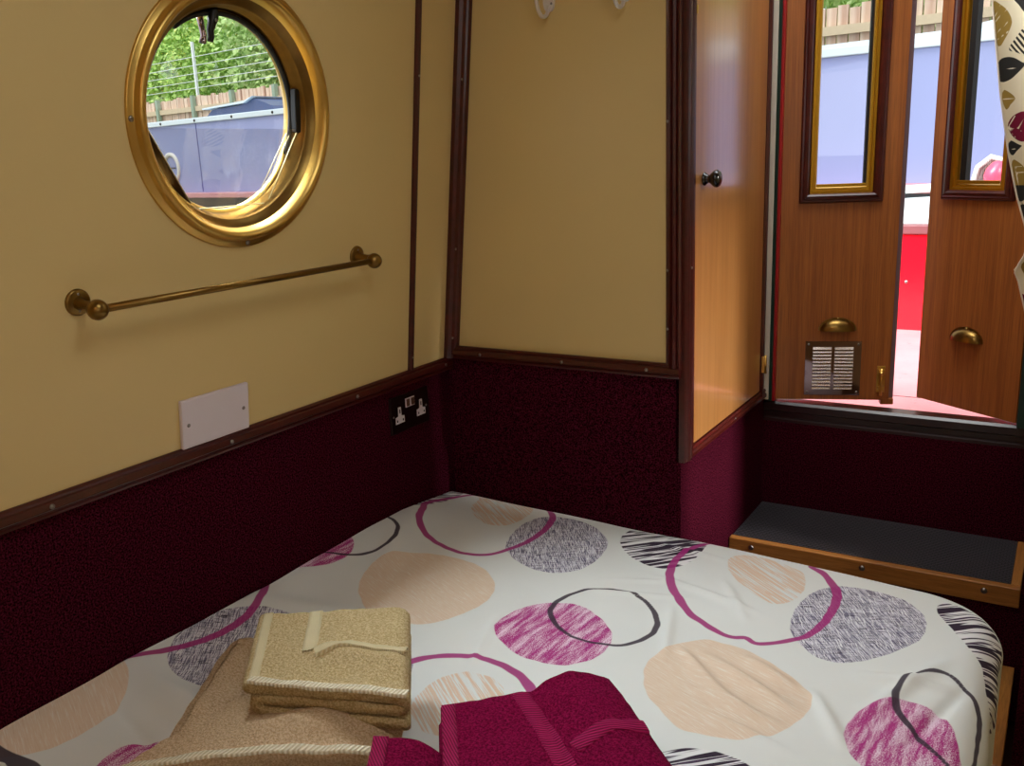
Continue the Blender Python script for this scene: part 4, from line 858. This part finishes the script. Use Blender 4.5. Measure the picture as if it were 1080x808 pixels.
MB().prof([(0, 0), (5.5, 0), (5.5, .13), (2.2, .13), (1.8, .07), (0, .05)], (-1.6, .4, 2.03), (-1.6, 1.2, 2.03), (1, 0, 0), (0, 0, 1)).build('roof_locker', M_PALE, nb_, local=True)
# ------------------------------------------------------------------ closeboard fence and trees
FM = BM @ T(0, 3.5, 0)
fe = empty('timber_fence', FM, label='weathered vertical board fence with wire above it behind the blue boat', cat='fence')
M_BOARD = NT('weathered_fence_board'); t = M_BOARD; v = t.coord((7.6, 7.6, .01)); g1 = t.noise(v, 1, 0); c_ = t.ramp(g1, [(.3, lin((196, 150, 116))), (.5, lin((222, 196, 170))), (.68, lin((168, 112, 80)))])
c_ = t.mix(t.math('MULTIPLY', t.noise(t.coord((30, 30, 2)), 1, 4, .7), .6), c_, lin((236, 224, 208))); t.col(c_); M_BOARD = t.fin(.8)
fb = MB(); x = -24.0; rng_ = random.Random(4)
while x < 9:
    fb.box(x, x+.118, rng_.uniform(0, .02), .045, 1.0, 2.80+rng_.uniform(-.025, .025)); x += .135
fb.build('boards', M_BOARD, fe, local=True)
M_RAILW = plain('fence_rail_timber', (214, 196, 164), .8, var=.15)
for z in (2.50, 1.5): MB().box(-24, 9, -.05, .0, z, z+.10).build('rail', M_RAILW, fe, local=True)
for k in range(22):
    x = -23+k*1.45; MB().box(x, x+.09, -.09, -.01, 1.0, 2.82).build('post', plain('grey_green_post', (150, 172, 150), .6) if k == 0 else bpy.data.materials['grey_green_post'], fe, local=True)
M_WIRE = plain('galvanised_wire', (232, 238, 238), .4, var=.02)
for z in (2.98, 3.12, 3.27, 3.43, 3.6): MB().tube([(-24, .12, z), (9, .12, z)], .007, 6).build('wire', M_WIRE, fe, local=True)
for k in range(9): x = -23+k*3.6; MB().box(x, x+.05, .10, .15, 2.7, 3.9).build('wire_post', M_WIRE, fe, local=True)
# bank behind
struct(MB().box(-40, 30, 4.9, 40, -.3, .15).build('ground', plain('grassy_bank', (96, 120, 60), .9, var=.3, scale=2)))
struct(MB().box(-40, 30, -8, 40, -.4, -.31).build('canal_water', plain('dark_canal_water', (46, 56, 50), .08, var=.1)))
def leafmat(name, c1, c2, c3):
    t = NT(name); v = t.coord(); c = t.ramp(t.noise(v, 3.5, 4, .7), [(.35, lin(c1)), (.5, lin(c2)), (.66, lin(c3))]); t.col(c); t.b.inputs['Transmission Weight'].default_value = 0; return t.fin(.6)
LM = [leafmat('spring_leaves', (120, 170, 70), (166, 206, 100), (206, 226, 140)), leafmat('pale_spring_leaves', (130, 176, 90), (180, 212, 130), (216, 232, 170))]
M_BARK = plain('tree_bark', (84, 72, 56), .9, var=.3)
tree_lab = ['leafy green tree beyond the fence, leftmost through the porthole', 'bright yellow-green tree beyond the fence, centre of the porthole view', 'green tree beyond the fence at the right of the porthole view', 'pale leafy tree above the fence seen through the left door window', 'pale leafy tree above the fence seen through the right door window']
for k, (tx, ty, R_, zc) in enumerate(((-20.6, 7.9, 3.0, 3.9), (-15.6, 7.0, 2.7, 3.8), (-12.2, 7.2, 2.8, 4.2), (-2.6, 7.6, 2.5, 4.2), (1.6, 7.6, 2.4, 4.4))):
    loc = BM @ Vector((tx, ty, .1)); tr_ = empty('leafy_tree', T(*loc), label=tree_lab[k], cat='tree', group='trees beyond the fence')
    rg = np.random.RandomState(10+k); n = 21000 if k < 3 else 9000
    cl = rg.normal(size=(60, 3)); cl /= np.linalg.norm(cl, axis=1)[:, None]; cl *= (rg.rand(60, 1)**.4)*R_*.85; cl[:, 2] *= 1.0
    ci = rg.randint(0, 60, n); off = rg.normal(size=(n, 3))*R_*.16; ctr = cl[ci]+off + (0, 0, zc)
    nr = rg.normal(size=(n, 3)); nr[:, 1] -= .6; nr[:, 2] += .7; nr /= np.linalg.norm(nr, axis=1)[:, None]; a = np.cross(nr, rg.normal(size=(n, 3))); a /= np.linalg.norm(a, axis=1)[:, None]; b = np.cross(nr, a)
    sz = (.045+.05*rg.rand(n, 1)); q = np.stack([ctr-a*sz, ctr+b*sz*.6, ctr+a*sz, ctr-b*sz*.6], 1).reshape(-1, 3)
    mb = MB(); mb.v = [tuple(p) for p in q]; mb.f = [(4*i, 4*i+1, 4*i+2, 4*i+3) for i in range(n)]; mb.smooth = [False]*n
    mb.build('crown', LM[k % 2], tr_, local=True, fixn=False)
    MB().tube([(0, 0, 0), (.05, .02, zc*.5), (0, .05, zc), (.1, .1, zc+R_*.5)], [.16, .12, .08, .03], 10).build('trunk', M_BARK, tr_, local=True)
    # one dense inner mass so that the crown does not show sky everywhere
hd = MB(); rg = np.random.RandomState(77); n = 52000
ctr = np.stack([rg.uniform(-46, 9, n), rg.uniform(12.0, 13.6, n), rg.rand(n)*8.5+.6], -1)
nr = rg.normal(size=(n, 3)); nr[:, 1] -= 1.2; nr[:, 2] += .7; nr /= np.linalg.norm(nr, axis=1)[:, None]; a = np.cross(nr, rg.normal(size=(n, 3))); a /= np.linalg.norm(a, axis=1)[:, None]; b = np.cross(nr, a); sz = .13+.12*rg.rand(n, 1)
q = np.stack([ctr-a*sz, ctr+b*sz*.7, ctr+a*sz, ctr-b*sz*.7], 1).reshape(-1, 3); hd.v = [tuple(p) for p in q]; hd.f = [(4*i, 4*i+1, 4*i+2, 4*i+3) for i in range(n)]; hd.smooth = [False]*n
hg = hd.build('hedge_foliage', LM[0], fixn=False); hg.matrix_basis = BM
tag(hg, 'dense green foliage filling the background behind the trees', 'foliage', kind='stuff')
